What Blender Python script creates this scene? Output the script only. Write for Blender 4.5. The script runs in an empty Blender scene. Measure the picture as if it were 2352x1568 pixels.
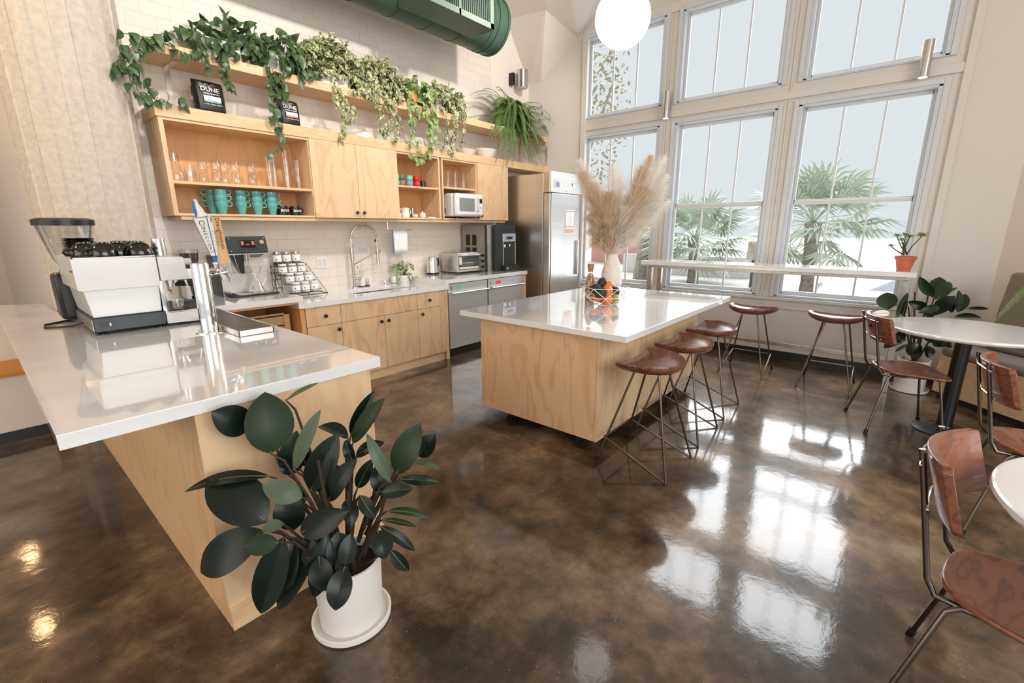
import bpy, bmesh, math, random
from mathutils import Vector, Matrix, Euler
R = math.radians
PI = math.pi
random.seed(7)
S = bpy.context.scene
COL = S.collection

# ------------------------------------------------------------------ camera
YAW, PITCH, ROLL, F = 0.86715354, -0.24289928, -0.00350434, 1048.666
CP = Vector((-0.609918, -4.781732, 1.523591))
fw = Vector((math.sin(YAW)*math.cos(PITCH), math.cos(YAW)*math.cos(PITCH), math.sin(PITCH)))
rt0 = Vector((math.cos(YAW), -math.sin(YAW), 0)); up0 = rt0.cross(fw)
rt = rt0*math.cos(ROLL)+up0*math.sin(ROLL); up = up0*math.cos(ROLL)-rt0*math.sin(ROLL)
cam = bpy.data.cameras.new('camera'); co = bpy.data.objects.new('camera', cam); COL.objects.link(co)
cam.sensor_width = 36; cam.lens = 36*F/2352; cam.clip_start = 0.05; cam.clip_end = 300
mw = Matrix(((rt.x, up.x, -fw.x, CP.x), (rt.y, up.y, -fw.y, CP.y), (rt.z, up.z, -fw.z, CP.z), (0, 0, 0, 1)))
co.matrix_world = mw; S.camera = co

def ray(a, b): return fw+rt*((a-1176)/F)-up*((b-784)/F)
def at(a, b, d): return CP+ray(a, b)*d          # a point seen at pixel (a, b), d metres in front of the camera
def onax(i, val, a, b):
    d = ray(a, b); t = (val-CP[i])/d[i]; return CP+d*t

# ------------------------------------------------------------------ colour management, world
S.view_settings.view_transform = 'Standard'; S.view_settings.look = 'None'
S.view_settings.exposure = 0.1; S.view_settings.gamma = 1.0; S.view_settings.use_curve_mapping = False
S.cycles.transparent_max_bounces = 32

def L(r, g, b):
    f = lambda c: (c/255/12.92) if c/255 <= .04045 else ((c/255+.055)/1.055)**2.4
    return (f(r), f(g), f(b), 1)

W = bpy.data.worlds.new('sky'); S.world = W; W.use_nodes = True
nt = W.node_tree; nt.nodes.clear()
wo = nt.nodes.new('ShaderNodeOutputWorld'); bg = nt.nodes.new('ShaderNodeBackground')
tc = nt.nodes.new('ShaderNodeTexCoord'); sx = nt.nodes.new('ShaderNodeSeparateXYZ')
mr = nt.nodes.new('ShaderNodeMapRange'); mr.interpolation_type = 'SMOOTHSTEP'
nt.links.new(tc.outputs['Generated'], sx.inputs[0]); nt.links.new(sx.outputs['Z'], mr.inputs['Value'])
mr.inputs['From Min'].default_value = 0.36; mr.inputs['From Max'].default_value = 0.60
mr.inputs['To Min'].default_value = 0.77; mr.inputs['To Max'].default_value = 1.8
bg.inputs['Color'].default_value = (0.915, 0.975, 1.0, 1)
nt.links.new(mr.outputs[0], bg.inputs['Strength']); nt.links.new(bg.outputs[0], wo.inputs[0])

def lamp(name, kind, loc, power, color=(1, 1, 1), rot=(0, 0, 0), size=1, sizey=None, spot=None):
    l = bpy.data.lights.new(name, kind); l.energy = power; l.color = color
    if kind == 'AREA':
        l.size = size
        if sizey: l.shape = 'RECTANGLE'; l.size_y = sizey
    elif kind in ('POINT', 'SPOT'): l.shadow_soft_size = size
    if spot: l.spot_size = spot; l.spot_blend = .6
    o = bpy.data.objects.new(name, l); COL.objects.link(o); o.location = loc; o.rotation_euler = rot
    return o
# added area fills behind and beside the camera, brightening the room; no windows modelled
lamp('fill_south', 'AREA', (0.8, -8.6, 2.6), 235, (1.0, .99, .975), (R(90), 0, 0), 6, 3.2)
lamp('fill_west', 'AREA', (-5.2, -3.0, 2.7), 110, (1.0, .86, .70), (R(90), 0, R(-90)), 6, 3.0)
_s = bpy.data.lights.new('soft_sun', 'SUN'); _s.energy = 10.0; _s.angle = R(80); _s.color = (.96, .985, 1.0)
_o = bpy.data.objects.new('soft_sun', _s); COL.objects.link(_o); _o.rotation_euler = (0, R(52), R(8))   # bright hazy sun, high in the east

# ------------------------------------------------------------------ materials
MATS = {}
def newmat(name):
    m = bpy.data.materials.new(name); m.use_nodes = True; MATS[name] = m
    n = m.node_tree.nodes; return m, n, m.node_tree.links, n['Principled BSDF']
def P(name, col, rough=.5, metal=0, spec=.5, coat=0, trans=0, ior=1.5, emis=None, es=0, alpha=1, sheen=0, noise=None, bump=None):
    m, n, k, b = newmat(name)
    b.inputs['Base Color'].default_value = col; b.inputs['Roughness'].default_value = rough
    b.inputs['Metallic'].default_value = metal; b.inputs['Specular IOR Level'].default_value = spec
    b.inputs['Coat Weight'].default_value = coat; b.inputs['Coat Roughness'].default_value = .08
    b.inputs['Transmission Weight'].default_value = trans; b.inputs['IOR'].default_value = ior
    b.inputs['Sheen Weight'].default_value = sheen
    if emis: b.inputs['Emission Color'].default_value = emis; b.inputs['Emission Strength'].default_value = es
    if noise:      # (scale, second colour, amount[, stretch])
        t = n.new('ShaderNodeTexCoord'); mp = n.new('ShaderNodeMapping'); nz = n.new('ShaderNodeTexNoise'); mx = n.new('ShaderNodeMixRGB'); cr = n.new('ShaderNodeValToRGB')
        k.new(t.outputs['Object'], mp.inputs[0]); k.new(mp.outputs[0], nz.inputs['Vector'])
        if len(noise) > 3: mp.inputs['Scale'].default_value = noise[3]
        nz.inputs['Scale'].default_value = noise[0]; nz.inputs['Detail'].default_value = 6
        cr.color_ramp.elements[0].position = .38; cr.color_ramp.elements[1].position = .66
        k.new(nz.outputs['Fac'], cr.inputs[0])
        ml = n.new('ShaderNodeMath'); ml.operation = 'MULTIPLY'; ml.inputs[1].default_value = noise[2]; k.new(cr.outputs[0], ml.inputs[0]); k.new(ml.outputs[0], mx.inputs[0])
        mx.inputs[1].default_value = col; mx.inputs[2].default_value = noise[1]; k.new(mx.outputs[0], b.inputs['Base Color'])
    if bump:       # (scale, strength)
        t = n.new('ShaderNodeTexCoord'); nz = n.new('ShaderNodeTexNoise'); bp = n.new('ShaderNodeBump')
        k.new(t.outputs['Object'], nz.inputs['Vector']); nz.inputs['Scale'].default_value = bump[0]; nz.inputs['Detail'].default_value = 5
        bp.inputs['Strength'].default_value = bump[1]; bp.inputs['Distance'].default_value = .01
        k.new(nz.outputs['Fac'], bp.inputs['Height']); k.new(bp.outputs[0], b.inputs['Normal'])
    return m

def wood(name, light, dark, axis='z', scale=1.0, bands=7, rough=.45, coat=0, seed=0, amt=.75, fib=.30):
    """veneer: noise contours stretched along the grain, plus fine fibre streaks"""
    m, n, k, b = newmat(name)
    t = n.new('ShaderNodeTexCoord'); mp = n.new('ShaderNodeMapping'); k.new(t.outputs['Object'], mp.inputs[0])
    st = {'x': (.55, 1.9, 1.9), 'y': (1.9, .55, 1.9), 'z': (1.9, 1.9, .55)}[axis]
    mp.inputs['Scale'].default_value = tuple(s*scale for s in st); mp.inputs['Location'].default_value = (seed*3.1, seed*1.7, seed*2.3)
    nz = n.new('ShaderNodeTexNoise'); nz.inputs['Scale'].default_value = 1.5; nz.inputs['Detail'].default_value = 2.5; nz.inputs['Distortion'].default_value = .5
    k.new(mp.outputs[0], nz.inputs['Vector'])
    a = n.new('ShaderNodeMath'); a.operation = 'MULTIPLY'; a.inputs[1].default_value = bands*2*PI; k.new(nz.outputs['Fac'], a.inputs[0])
    s = n.new('ShaderNodeMath'); s.operation = 'SINE'; k.new(a.outputs[0], s.inputs[0])
    cr = n.new('ShaderNodeValToRGB'); k.new(s.outputs[0], cr.inputs[0])
    cr.color_ramp.elements[0].position = .30; cr.color_ramp.elements[0].color = (0, 0, 0, 1); cr.color_ramp.elements[1].position = 1.0
    mp2 = n.new('ShaderNodeMapping'); k.new(t.outputs['Object'], mp2.inputs[0])
    s2 = {'x': (1.2, 60, 60), 'y': (60, 1.2, 60), 'z': (60, 60, 1.2)}[axis]; mp2.inputs['Scale'].default_value = s2
    n2 = n.new('ShaderNodeTexNoise'); n2.inputs['Scale'].default_value = 1.6; n2.inputs['Detail'].default_value = 4; k.new(mp2.outputs[0], n2.inputs['Vector'])
    n3 = n.new('ShaderNodeTexNoise'); n3.inputs['Scale'].default_value = 1.1; k.new(mp.outputs[0], n3.inputs['Vector'])
    # mix amount = .62*bands*amt + .35*fibres
    m1 = n.new('ShaderNodeMath'); m1.operation = 'MULTIPLY'; m1.inputs[1].default_value = amt*.6; k.new(cr.outputs[0], m1.inputs[0])
    m2 = n.new('ShaderNodeMath'); m2.operation = 'MULTIPLY_ADD'; m2.inputs[1].default_value = fib; m2.inputs[2].default_value = -fib*.25; k.new(n2.outputs['Fac'], m2.inputs[0])
    m3 = n.new('ShaderNodeMath'); m3.operation = 'ADD'; m3.use_clamp = True; k.new(m1.outputs[0], m3.inputs[0]); k.new(m2.outputs[0], m3.inputs[1])
    m4 = n.new('ShaderNodeMath'); m4.operation = 'MULTIPLY'; k.new(m3.outputs[0], m4.inputs[0])
    m5 = n.new('ShaderNodeMath'); m5.operation = 'MULTIPLY_ADD'; m5.inputs[1].default_value = 1.4; m5.inputs[2].default_value = .3; k.new(n3.outputs['Fac'], m5.inputs[0]); k.new(m5.outputs[0], m4.inputs[1])
    mx = n.new('ShaderNodeMixRGB'); mx.inputs[1].default_value = light; mx.inputs[2].default_value = dark; k.new(m4.outputs[0], mx.inputs[0])
    k.new(mx.outputs[0], b.inputs['Base Color']); b.inputs['Roughness'].default_value = rough; b.inputs['Coat Weight'].default_value = coat
    return m

ply_l, ply_d = L(224, 190, 152), L(196, 144, 98)
wood('ply', ply_l, ply_d, 'z', 1.5, 6, amt=.6)
wood('ply_b', L(224, 192, 154), L(200, 152, 106), 'z', 1.6, 5, seed=3, amt=.6)
wood('ply_c', L(221, 188, 151), L(197, 149, 103), 'z', 1.5, 6, seed=6, amt=.6)
wood('ply_x', L(224, 190, 150), L(196, 148, 102), 'x', 1.6, 6, seed=1, amt=.5)
wood('ply_in', L(218, 166, 112), L(196, 136, 84), 'z', 1.4, 5, seed=4, amt=.5)
wood('ply_y', L(222, 184, 140), L(194, 142, 92), 'z', 1.5, 6, seed=2, amt=.5)
wood('plank', L(224, 190, 148), L(190, 140, 92), 'x', 3.2, 5, seed=5, amt=.35, fib=.7)
wood('walnut', L(128, 78, 54), L(58, 33, 24), 'x', 3.5, 6, .34, .25, seed=2, amt=.9, fib=.6)
wood('walnut_z', L(140, 84, 58), L(84, 46, 32), 'x', 3.4, 6, .32, .3, seed=5, amt=.8, fib=.5)
wood('crate_wood', L(190, 166, 128), L(140, 116, 84), 'x', 3, 3)

P('quartz', L(236, 237, 238), .12, noise=(1.6, L(222, 222, 222), .5, (1, 3, 1)), spec=.6, coat=1)
MATS['quartz'].node_tree.nodes['Principled BSDF'].inputs['Coat Roughness'].default_value = .02
P('plaster', L(228, 218, 207), .62, bump=(60, .12))
P('plaster_cool', L(214, 208, 200), .6, bump=(50, .15))
P('ceiling', L(226, 217, 208), .7)
P('trim_white', L(206, 206, 206), .4)
P('frame_blue', L(196, 204, 212), .35)
P('baseblack', L(22, 22, 22), .35)
P('steel', (.70, .69, .675, 1), .30, 1, noise=(2.5, (.60, .585, .565, 1), .7, (.6, .6, 40)))
P('steel_door', (.80, .80, .80, 1), .42, 1, noise=(2.5, (.70, .70, .70, 1), .6, (.6, .6, 40)))
P('steel_dark', L(62, 64, 66), .3, .6)
P('steel_frame', (.47, .44, .40, 1), .33, 1, noise=(30, (.3, .27, .24, 1), .6))
P('chrome', (.80, .79, .78, 1), .07, 1)
P('nickel', (.62, .59, .55, 1), .22, 1)
P('tube', (.16, .135, .115, 1), .3, 1)
P('black', L(20, 20, 21), .35)
P('black_rubber', L(14, 14, 14), .5)
P('black_gloss', L(16, 14, 14), .07, coat=.6)
P('gunmetal', L(54, 60, 62), .36, .35, noise=(4, L(46, 52, 54), .5, (60, 60, 2)))
P('white_enamel', L(226, 226, 226), .2, coat=.4)
P('white_plastic', L(226, 224, 220), .3)
P('ceramic_white', L(228, 222, 214), .22)
P('ceramic_matte', L(232, 228, 222), .5)
P('teal', L(88, 166, 162), .18, coat=.4)
P('mint', L(132, 190, 164), .2, coat=.3); P('green_cup', L(120, 180, 120), .2, coat=.3); P('grey_cup', L(92, 98, 100), .25, coat=.3)
P('grey_speckle', L(140, 136, 124), .25, coat=.3, noise=(200, L(90, 86, 78), .7)); P('blue_cup', L(134, 152, 182), .2, coat=.3); P('red_cup', L(196, 36, 26), .2, coat=.3)
P('duct_green', L(58, 84, 70), .45, .1, bump=(300, .06))
P('duct_trim', L(120, 136, 120), .5)
P('paper', L(236, 234, 230), .6)
P('bag_black', L(20, 21, 22), .42, bump=(14, .5))
P('orange_skin', L(238, 132, 66), .35, bump=(220, .12)); P('avocado', L(38, 42, 30), .4, bump=(160, .4)); P('pear', L(152, 160, 80), .4)
P('terracotta', L(190, 98, 66), .7, noise=(8, L(206, 122, 88), .5))
P('soil', L(34, 26, 20), .9, bump=(60, .8))
P('wicker', L(206, 150, 92), .6, bump=(90, .8))
P('felt', L(138, 126, 110), .95, sheen=.2, noise=(220, L(108, 98, 84), .6))
P('cork', L(178, 126, 84), .8, noise=(120, L(140, 92, 60), .6))
P('grain', L(196, 140, 84), .8, noise=(170, L(120, 74, 40), .8), bump=(170, .8))
P('leaf_rubber', L(14, 25, 19), .30, spec=.32, noise=(6, L(22, 36, 26), .5))
P('leaf_rubber_olive', L(38, 54, 32), .36, spec=.3, noise=(9, L(30, 44, 28), .5))
P('leaf_rubber_pale', L(84, 98, 76), .4, spec=.3, noise=(14, L(66, 80, 58), .5))
P('midrib', L(92, 104, 62), .5)
P('stem_brown', L(60, 46, 34), .6)
P('leaf_green', L(56, 92, 46), .35, noise=(22, L(96, 124, 58), .45))
P('leaf_deep', L(50, 76, 44), .34, noise=(30, L(118, 132, 80), .4))
P('leaf_varieg', L(74, 98, 52), .42, noise=(60, L(214, 208, 160), .95))
P('leaf_pale', L(108, 140, 78), .4, noise=(45, L(186, 196, 128), .6))
P('fern', L(86, 120, 58), .5, noise=(6, L(128, 138, 76), .6))
P('vine', L(88, 104, 62), .6)
P('pampas_tan', L(238, 216, 190), .9, noise=(9, L(218, 186, 152), .6)); P('pampas_pale', L(246, 240, 230), .9)
P('vase', L(226, 218, 206), .5)
P('concrete', L(204, 194, 180), .85, noise=(30, L(178, 164, 146), .5), bump=(110, .5))
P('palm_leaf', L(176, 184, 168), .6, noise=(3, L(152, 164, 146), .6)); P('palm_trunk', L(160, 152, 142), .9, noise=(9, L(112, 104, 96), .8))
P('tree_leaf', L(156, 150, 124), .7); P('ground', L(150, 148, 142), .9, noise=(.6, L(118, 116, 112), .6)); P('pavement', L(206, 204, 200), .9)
P('car_white', L(230, 232, 236), .15, coat=1); P('car_glass', L(150, 164, 176), .1); P('red_wall', L(196, 146, 136), .7)
P('tag_blue', L(36, 108, 190), .35); P('tag_navy', L(22, 84, 118), .4); P('tag_wood', L(222, 180, 132), .45, noise=(4, L(206, 160, 112), .6, (8, 8, 1))); P('tag_wood_face', L(216, 192, 162), .45)
P('tag_brown', L(126, 70, 34), .5); P('tag_grey', L(196, 200, 206), .4); P('red_plastic', L(150, 22, 26), .35)
P('screen', L(18, 16, 18), .1); P('screen_red', L(190, 92, 82), .3, emis=L(190, 92, 82), es=.12); P('screen_blue', L(40, 70, 220), .3, emis=L(50, 80, 255), es=1.2)
P('led_green', L(90, 170, 140), .3, emis=L(90, 170, 140), es=.35); P('led_red', L(220, 50, 44), .3, emis=L(220, 50, 44), es=.5)
P('mint_paint', L(110, 150, 140), .6); P('amber', L(206, 140, 40), .5); P('bronze', L(196, 160, 120), .35, .7)
P('jar_fill', L(150, 120, 84), .8, noise=(90, L(60, 48, 34), .8)); P('jar_dark', L(58, 50, 44), .8); P('towel', L(226, 228, 230), .9); P('towel_blue', L(150, 160, 200), .9)
P('sticker', L(20, 66, 88), .4); P('label_art', L(60, 170, 190), .5); P('label_red', L(214, 92, 62), .5); P('label_yel', L(230, 176, 74), .5)
P('glow_white', (1, 1, 1, 1), .4, emis=(1, .985, .96, 1), es=3.0)
P('glow_lens', (1, .9, .8, 1), .4, emis=(1, .80, .62, 1), es=1.0)
P('glow_warm', (1, .8, .55, 1), .4, emis=(1, .62, .30, 1), es=60)
P('glow_spot', (1, .9, .8, 1), .4, emis=(1, .85, .66, 1), es=30)
P('purple', L(120, 80, 120), .7); P('toast_glow', L(228, 210, 196), .4); P('dark_in', L(30, 24, 20), .7)
P('toast_glass', L(74, 76, 74), .04); P('mw_glass', L(128, 134, 132), .06, coat=.5)

def glassy(name, tint, lo=.03, hi=.55, pw=3.0, rough=.02):
    """thin clear glass: lets light through, reflects more at grazing angles"""
    m, n, k, b = newmat(name); n.remove(b)
    o = n['Material Output']; tr = n.new('ShaderNodeBsdfTransparent'); gl = n.new('ShaderNodeBsdfGlossy'); mx = n.new('ShaderNodeMixShader'); fr = n.new('ShaderNodeLayerWeight')
    tr.inputs[0].default_value = tint; gl.inputs['Roughness'].default_value = rough; fr.inputs[0].default_value = .5
    p_ = n.new('ShaderNodeMath'); p_.operation = 'POWER'; p_.inputs[1].default_value = pw; k.new(fr.outputs['Facing'], p_.inputs[0])
    q_ = n.new('ShaderNodeMath'); q_.operation = 'MULTIPLY_ADD'; q_.inputs[1].default_value = hi; q_.inputs[2].default_value = lo; k.new(p_.outputs[0], q_.inputs[0]); k.new(q_.outputs[0], mx.inputs[0])
    k.new(tr.outputs[0], mx.inputs[1]); k.new(gl.outputs[0], mx.inputs[2]); k.new(mx.outputs[0], o.inputs[0])
    return m
glassy('glass', (.975, .985, .985, 1), .09, .8, 2.0)
glassy('pane', (.985, .99, .995, 1), 0, .3, 4, 0)
glassy('smoke', (.975, .97, .965, 1), .08, .7, 2.2)

# tiles
m, n, k, b = newmat('tile')
t = n.new('ShaderNodeTexCoord'); mp = n.new('ShaderNodeMapping'); br = n.new('ShaderNodeTexBrick'); bp = n.new('ShaderNodeBump')
sp = n.new('ShaderNodeSeparateXYZ'); cb = n.new('ShaderNodeCombineXYZ')
k.new(t.outputs['Object'], sp.inputs[0]); k.new(sp.outputs['X'], cb.inputs['X']); k.new(sp.outputs['Z'], cb.inputs['Y']); k.new(cb.outputs[0], br.inputs['Vector'])
br.inputs['Scale'].default_value = 1; br.inputs['Brick Width'].default_value = .203; br.inputs['Row Height'].default_value = .1015; br.inputs['Mortar Size'].default_value = .0028; br.inputs['Mortar Smooth'].default_value = .35
br.inputs['Color1'].default_value = L(228, 219, 208); br.inputs['Color2'].default_value = L(225, 216, 205); br.inputs['Mortar'].default_value = L(212, 202, 190)
k.new(br.outputs['Color'], b.inputs['Base Color']); b.inputs['Roughness'].default_value = .10
iv = n.new('ShaderNodeMath'); iv.operation = 'SUBTRACT'; iv.inputs[0].default_value = 1; k.new(br.outputs['Fac'], iv.inputs[1])
bp.inputs['Strength'].default_value = .5; bp.inputs['Distance'].default_value = .003; k.new(iv.outputs[0], bp.inputs['Height']); k.new(bp.outputs[0], b.inputs['Normal'])

# polished concrete floor
m, n, k, b = newmat('floor')
t = n.new('ShaderNodeTexCoord')
def nz(sc, det, dist=0, rough=.6):
    q = n.new('ShaderNodeTexNoise'); q.inputs['Scale'].default_value = sc; q.inputs['Detail'].default_value = det; q.inputs['Distortion'].default_value = dist; q.inputs['Roughness'].default_value = rough
    k.new(t.outputs['Object'], q.inputs['Vector']); return q
a1 = nz(1.3, 6, .25, .6); a2 = nz(4.2, 8, .25, .7); a3 = nz(140, 3)
ad = n.new('ShaderNodeMath'); ad.operation = 'MULTIPLY_ADD'; ad.inputs[1].default_value = .45; k.new(a2.outputs['Fac'], ad.inputs[0])
mu = n.new('ShaderNodeMath'); mu.operation = 'MULTIPLY'; mu.inputs[1].default_value = .6; k.new(a1.outputs['Fac'], mu.inputs[0]); k.new(mu.outputs[0], ad.inputs[2])
cr = n.new('ShaderNodeValToRGB'); k.new(ad.outputs[0], cr.inputs[0]); e = cr.color_ramp.elements
e[0].position = .40; e[0].color = L(36, 28, 20); e[1].position = .70; e[1].color = L(158, 133, 104)
for ps, c in ((.455, L(54, 43, 32)), (.52, L(82, 66, 49)), (.59, L(116, 94, 71))):
    x = e.new(ps); x.color = c
vo = n.new('ShaderNodeTexVoronoi'); vo.inputs['Scale'].default_value = 26; k.new(t.outputs['Object'], vo.inputs['Vector'])
lt = n.new('ShaderNodeMath'); lt.operation = 'LESS_THAN'; lt.inputs[1].default_value = .055; k.new(vo.outputs['Distance'], lt.inputs[0])
fk = n.new('ShaderNodeMixRGB'); k.new(lt.outputs[0], fk.inputs[0]); k.new(cr.outputs[0], fk.inputs[1]); fk.inputs[2].default_value = L(150, 140, 126)
k.new(fk.outputs[0], b.inputs['Base Color']); b.inputs['Roughness'].default_value = .13; b.inputs['Specular IOR Level'].default_value = .5; b.inputs['Coat Weight'].default_value = .4; b.inputs['Coat Roughness'].default_value = .28
a4 = nz(9, 6, .3); bp = n.new('ShaderNodeBump'); bp.inputs['Strength'].default_value = .06; bp.inputs['Distance'].default_value = .012; k.new(a4.outputs['Fac'], bp.inputs['Height']); k.new(bp.outputs[0], b.inputs['Normal']); k.new(bp.outputs[0], b.inputs['Coat Normal'])
rr = n.new('ShaderNodeMapRange'); k.new(a2.outputs['Fac'], rr.inputs[0]); rr.inputs['To Min'].default_value = .03; rr.inputs['To Max'].default_value = .12; k.new(rr.outputs[0], b.inputs['Roughness'])

# ------------------------------------------------------------------ mesh builder
class M:
    def __init__(s): s.v = []; s.f = []
    def add(s, vs, fs):
        o = len(s.v); s.v += [Vector(p) for p in vs]; s.f += [tuple(o+i for i in f) for f in fs]; return s
    def box(s, x0, y0, z0, x1, y1, z1, mtx=None):
        v = [Vector((x, y, z)) for z in (z0, z1) for y in (y0, y1) for x in (x0, x1)]
        if mtx: v = [mtx @ p for p in v]
        return s.add(v, [(0, 2, 3, 1), (4, 5, 7, 6), (0, 1, 5, 4), (2, 6, 7, 3), (0, 4, 6, 2), (1, 3, 7, 5)])
    def cb(s, c, d, mtx=None):
        return s.box(c[0]-d[0]/2, c[1]-d[1]/2, c[2]-d[2]/2, c[0]+d[0]/2, c[1]+d[1]/2, c[2]+d[2]/2, mtx)
    def rings(s, rs, closed=True, cap=True):
        n_ = len(rs[0]); vs = [p for r in rs for p in r]; fs = []
        for i in range(len(rs)-1):
            for j in range(n_ if closed else n_-1):
                fs.append((i*n_+j, i*n_+(j+1) % n_, (i+1)*n_+(j+1) % n_, (i+1)*n_+j))
        if cap: fs.append(tuple(range(n_))[::-1]); fs.append(tuple((len(rs)-1)*n_+j for j in range(n_)))
        return s.add(vs, fs)
    def lathe(s, prof, c=(0, 0, 0), n=20, sx=1, sy=1, cap=False, mtx=None):
        rs = []
        for r, z in prof:
            rs.append([Vector((r*math.cos(2*PI*j/n)*sx, r*math.sin(2*PI*j/n)*sy, z)) for j in range(n)])
        if mtx: rs = [[mtx @ p for p in r] for r in rs]
        c = Vector(c); rs = [[p+c for p in r] for r in rs]
        return s.rings(rs, True, cap)
    def tube(s, pts, r, n=8, cap=True, closed=False):
        pts = [Vector(p) for p in pts]; rs = []; N = len(pts)
        rad = r if isinstance(r, (list, tuple)) else [r]*N
        d0 = (pts[1]-pts[0]).normalized(); u = d0.orthogonal().normalized()
        for i in range(N):
            if i == 0: d = pts[1]-pts[0]
            elif i == N-1: d = pts[-1]-pts[-2]
            else: d = (pts[i+1]-pts[i]).normalized()+(pts[i]-pts[i-1]).normalized()
            if d.length < 1e-9: d = d0
            d.normalize(); u = u-d*u.dot(d)
            if u.length < 1e-6: u = d.orthogonal()
            u.normalize(); w = d.cross(u)
            rs.append([pts[i]+(u*math.cos(2*PI*j/n)+w*math.sin(2*PI*j/n))*rad[i] for j in range(n)])
        return s.rings(rs, True, cap)
    def cyl(s, p0, p1, r0, r1=None, n=16): return s.tube([p0, p1], [r0, r0 if r1 is None else r1], n)
    def sph(s, c, r, n=14, m=9, sc=(1, 1, 1), mtx=None):
        prof = [(max(1e-4, r*math.sin(PI*i/m)), -r*math.cos(PI*i/m)) for i in range(m+1)]
        q = Matrix.Diagonal((sc[0], sc[1], sc[2])).to_4x4()
        if mtx: q = mtx.to_4x4() @ q
        return s.lathe(prof, c, n, mtx=q)
    def prism(s, pts, z0, z1, mtx=None):
        n_ = len(pts); a = [Vector((p[0], p[1], z0)) for p in pts]; b_ = [Vector((p[0], p[1], z1)) for p in pts]
        if mtx: a = [mtx @ p for p in a]; b_ = [mtx @ p for p in b_]
        return s.rings([a, b_])
    def leaf(s, base, tip, w, nrm, bend=.08, cup=.12, kind='oval', seg=6):
        """a leaf blade: midrib from base to tip, folded a little along it, bending away from nrm"""
        base = Vector(base); tip = Vector(tip); ax = tip-base; Ln = ax.length
        if Ln < 1e-5: return s
        ax.normalize(); nrm = Vector(nrm); nrm = nrm-ax*nrm.dot(ax)
        if nrm.length < 1e-5: nrm = ax.orthogonal()
        nrm.normalize(); side = ax.cross(nrm)
        prof = {'oval': [(0, .04), (.1, .55), (.28, .92), (.5, 1), (.72, .86), (.9, .45), (1, .02)],
                'heart': [(0, .25), (.08, .8), (.25, 1), (.5, .85), (.72, .52), (.9, .2), (1, .01)],
                'small': [(0, .1), (.3, .95), (.65, .8), (1, .02)]}[kind]
        vs = []; fs = []; s.rib = []
        for i, (u, h) in enumerate(prof):
            s.rib.append(base+ax*(Ln*u)+nrm*(Ln*bend*math.sin(PI*u)*.97+.0016)); c = base+ax*(Ln*u)+nrm*(Ln*bend*math.sin(PI*u)); hw = w/2*h
            vs += [c-side*hw+nrm*(cup*hw), c, c+side*hw+nrm*(cup*hw)]
            if i:
                o = i*3; fs += [(o-3, o-2, o+1, o), (o-2, o-1, o+2, o+1)]
        return s.add(vs, fs)
    def build(s, name, mat, parent=None, smooth=True, bevel=0, world=False, fix=True, thick=0, sub=0, sharp=38):
        me = bpy.data.meshes.new(name)
        off = Vector((0, 0, 0))
        if world and parent is not None:
            q = parent
            while q: off += q.location; q = q.parent
        me.from_pydata([tuple(p-off) for p in s.v], [], s.f)
        if fix:
            bm = bmesh.new(); bm.from_mesh(me); bmesh.ops.recalc_face_normals(bm, faces=bm.faces); bm.to_mesh(me); bm.free()
        me.materials.append(MATS[mat]); me.update()
        if smooth:
            me.polygons.foreach_set('use_smooth', [True]*len(me.polygons)); me.set_sharp_from_angle(angle=R(sharp))
        o = bpy.data.objects.new(name, me); COL.objects.link(o)
        if parent: o.parent = parent
        if sub: md = o.modifiers.new('sub', 'SUBSURF'); md.levels = sub; md.render_levels = sub
        if thick: md = o.modifiers.new('sol', 'SOLIDIFY'); md.thickness = thick
        if bevel: md = o.modifiers.new('bev', 'BEVEL'); md.width = bevel; md.segments = 2; md.limit_method = 'ANGLE'; md.harden_normals = False
        return o

def tag(o, label=None, cat=None, group=None, kind=None):
    if label: o['label'] = label
    if cat: o['category'] = cat
    if group: o['group'] = group
    if kind: o['kind'] = kind
    return o
def T(name, label, cat, loc=(0, 0, 0), rz=0, group=None):
    o = bpy.data.objects.new(name, None); COL.objects.link(o); o.location = loc; o.rotation_euler = (0, 0, rz); o.empty_display_size = .1
    return tag(o, label, cat, group)
def struct(name, mb, mat, parent=None, **kw):
    o = mb.build(name, mat, parent, **kw)
    if parent is None: o['kind'] = 'structure'
    return o
def dup(o, loc=None, rz=None, label=None, group=None, parent=None):
    c = o.copy(); COL.objects.link(c)
    if parent: c.parent = parent
    if loc is not None: c.location = loc
    if rz is not None: c.rotation_euler = (0, 0, rz)
    if label: c['label'] = label
    if group: c['group'] = group
    for ch in list(o.children): dup(ch, parent=c)
    return c
def text(name, s_, size, mat, parent, loc, rot, ext=.0006, align='CENTER', bold=0, sx=1):
    cu = bpy.data.curves.new(name, 'FONT'); cu.body = s_; cu.size = size; cu.extrude = ext; cu.align_x = align; cu.align_y = 'CENTER'; cu.offset = bold; cu.resolution_u = 2
    tmp = bpy.data.objects.new('tmp', cu); COL.objects.link(tmp)
    bpy.context.view_layer.update()
    me = bpy.data.meshes.new_from_object(tmp.evaluated_get(bpy.context.evaluated_depsgraph_get()))
    bpy.data.objects.remove(tmp); me.materials.clear(); me.materials.append(MATS[mat]); me.name = name
    o = bpy.data.objects.new(name, me); COL.objects.link(o); o.parent = parent
    o.matrix_local = Matrix.Translation(loc) @ rot.to_4x4() @ Matrix.Diagonal((sx, 1, 1, 1))
    return o
def arc(cx, cy, r, a0, a1, n, f):
    return [f(cx+r*math.cos(a0+(a1-a0)*i/n), cy+r*math.sin(a0+(a1-a0)*i/n)) for i in range(n+1)]
# ================================================================== THE ROOM
XW = 5.44
m_ = M(); m_.box(-9, -10, -.2, XW+.3, 9, 0); struct('floor', m_, 'floor', smooth=False)
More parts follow.
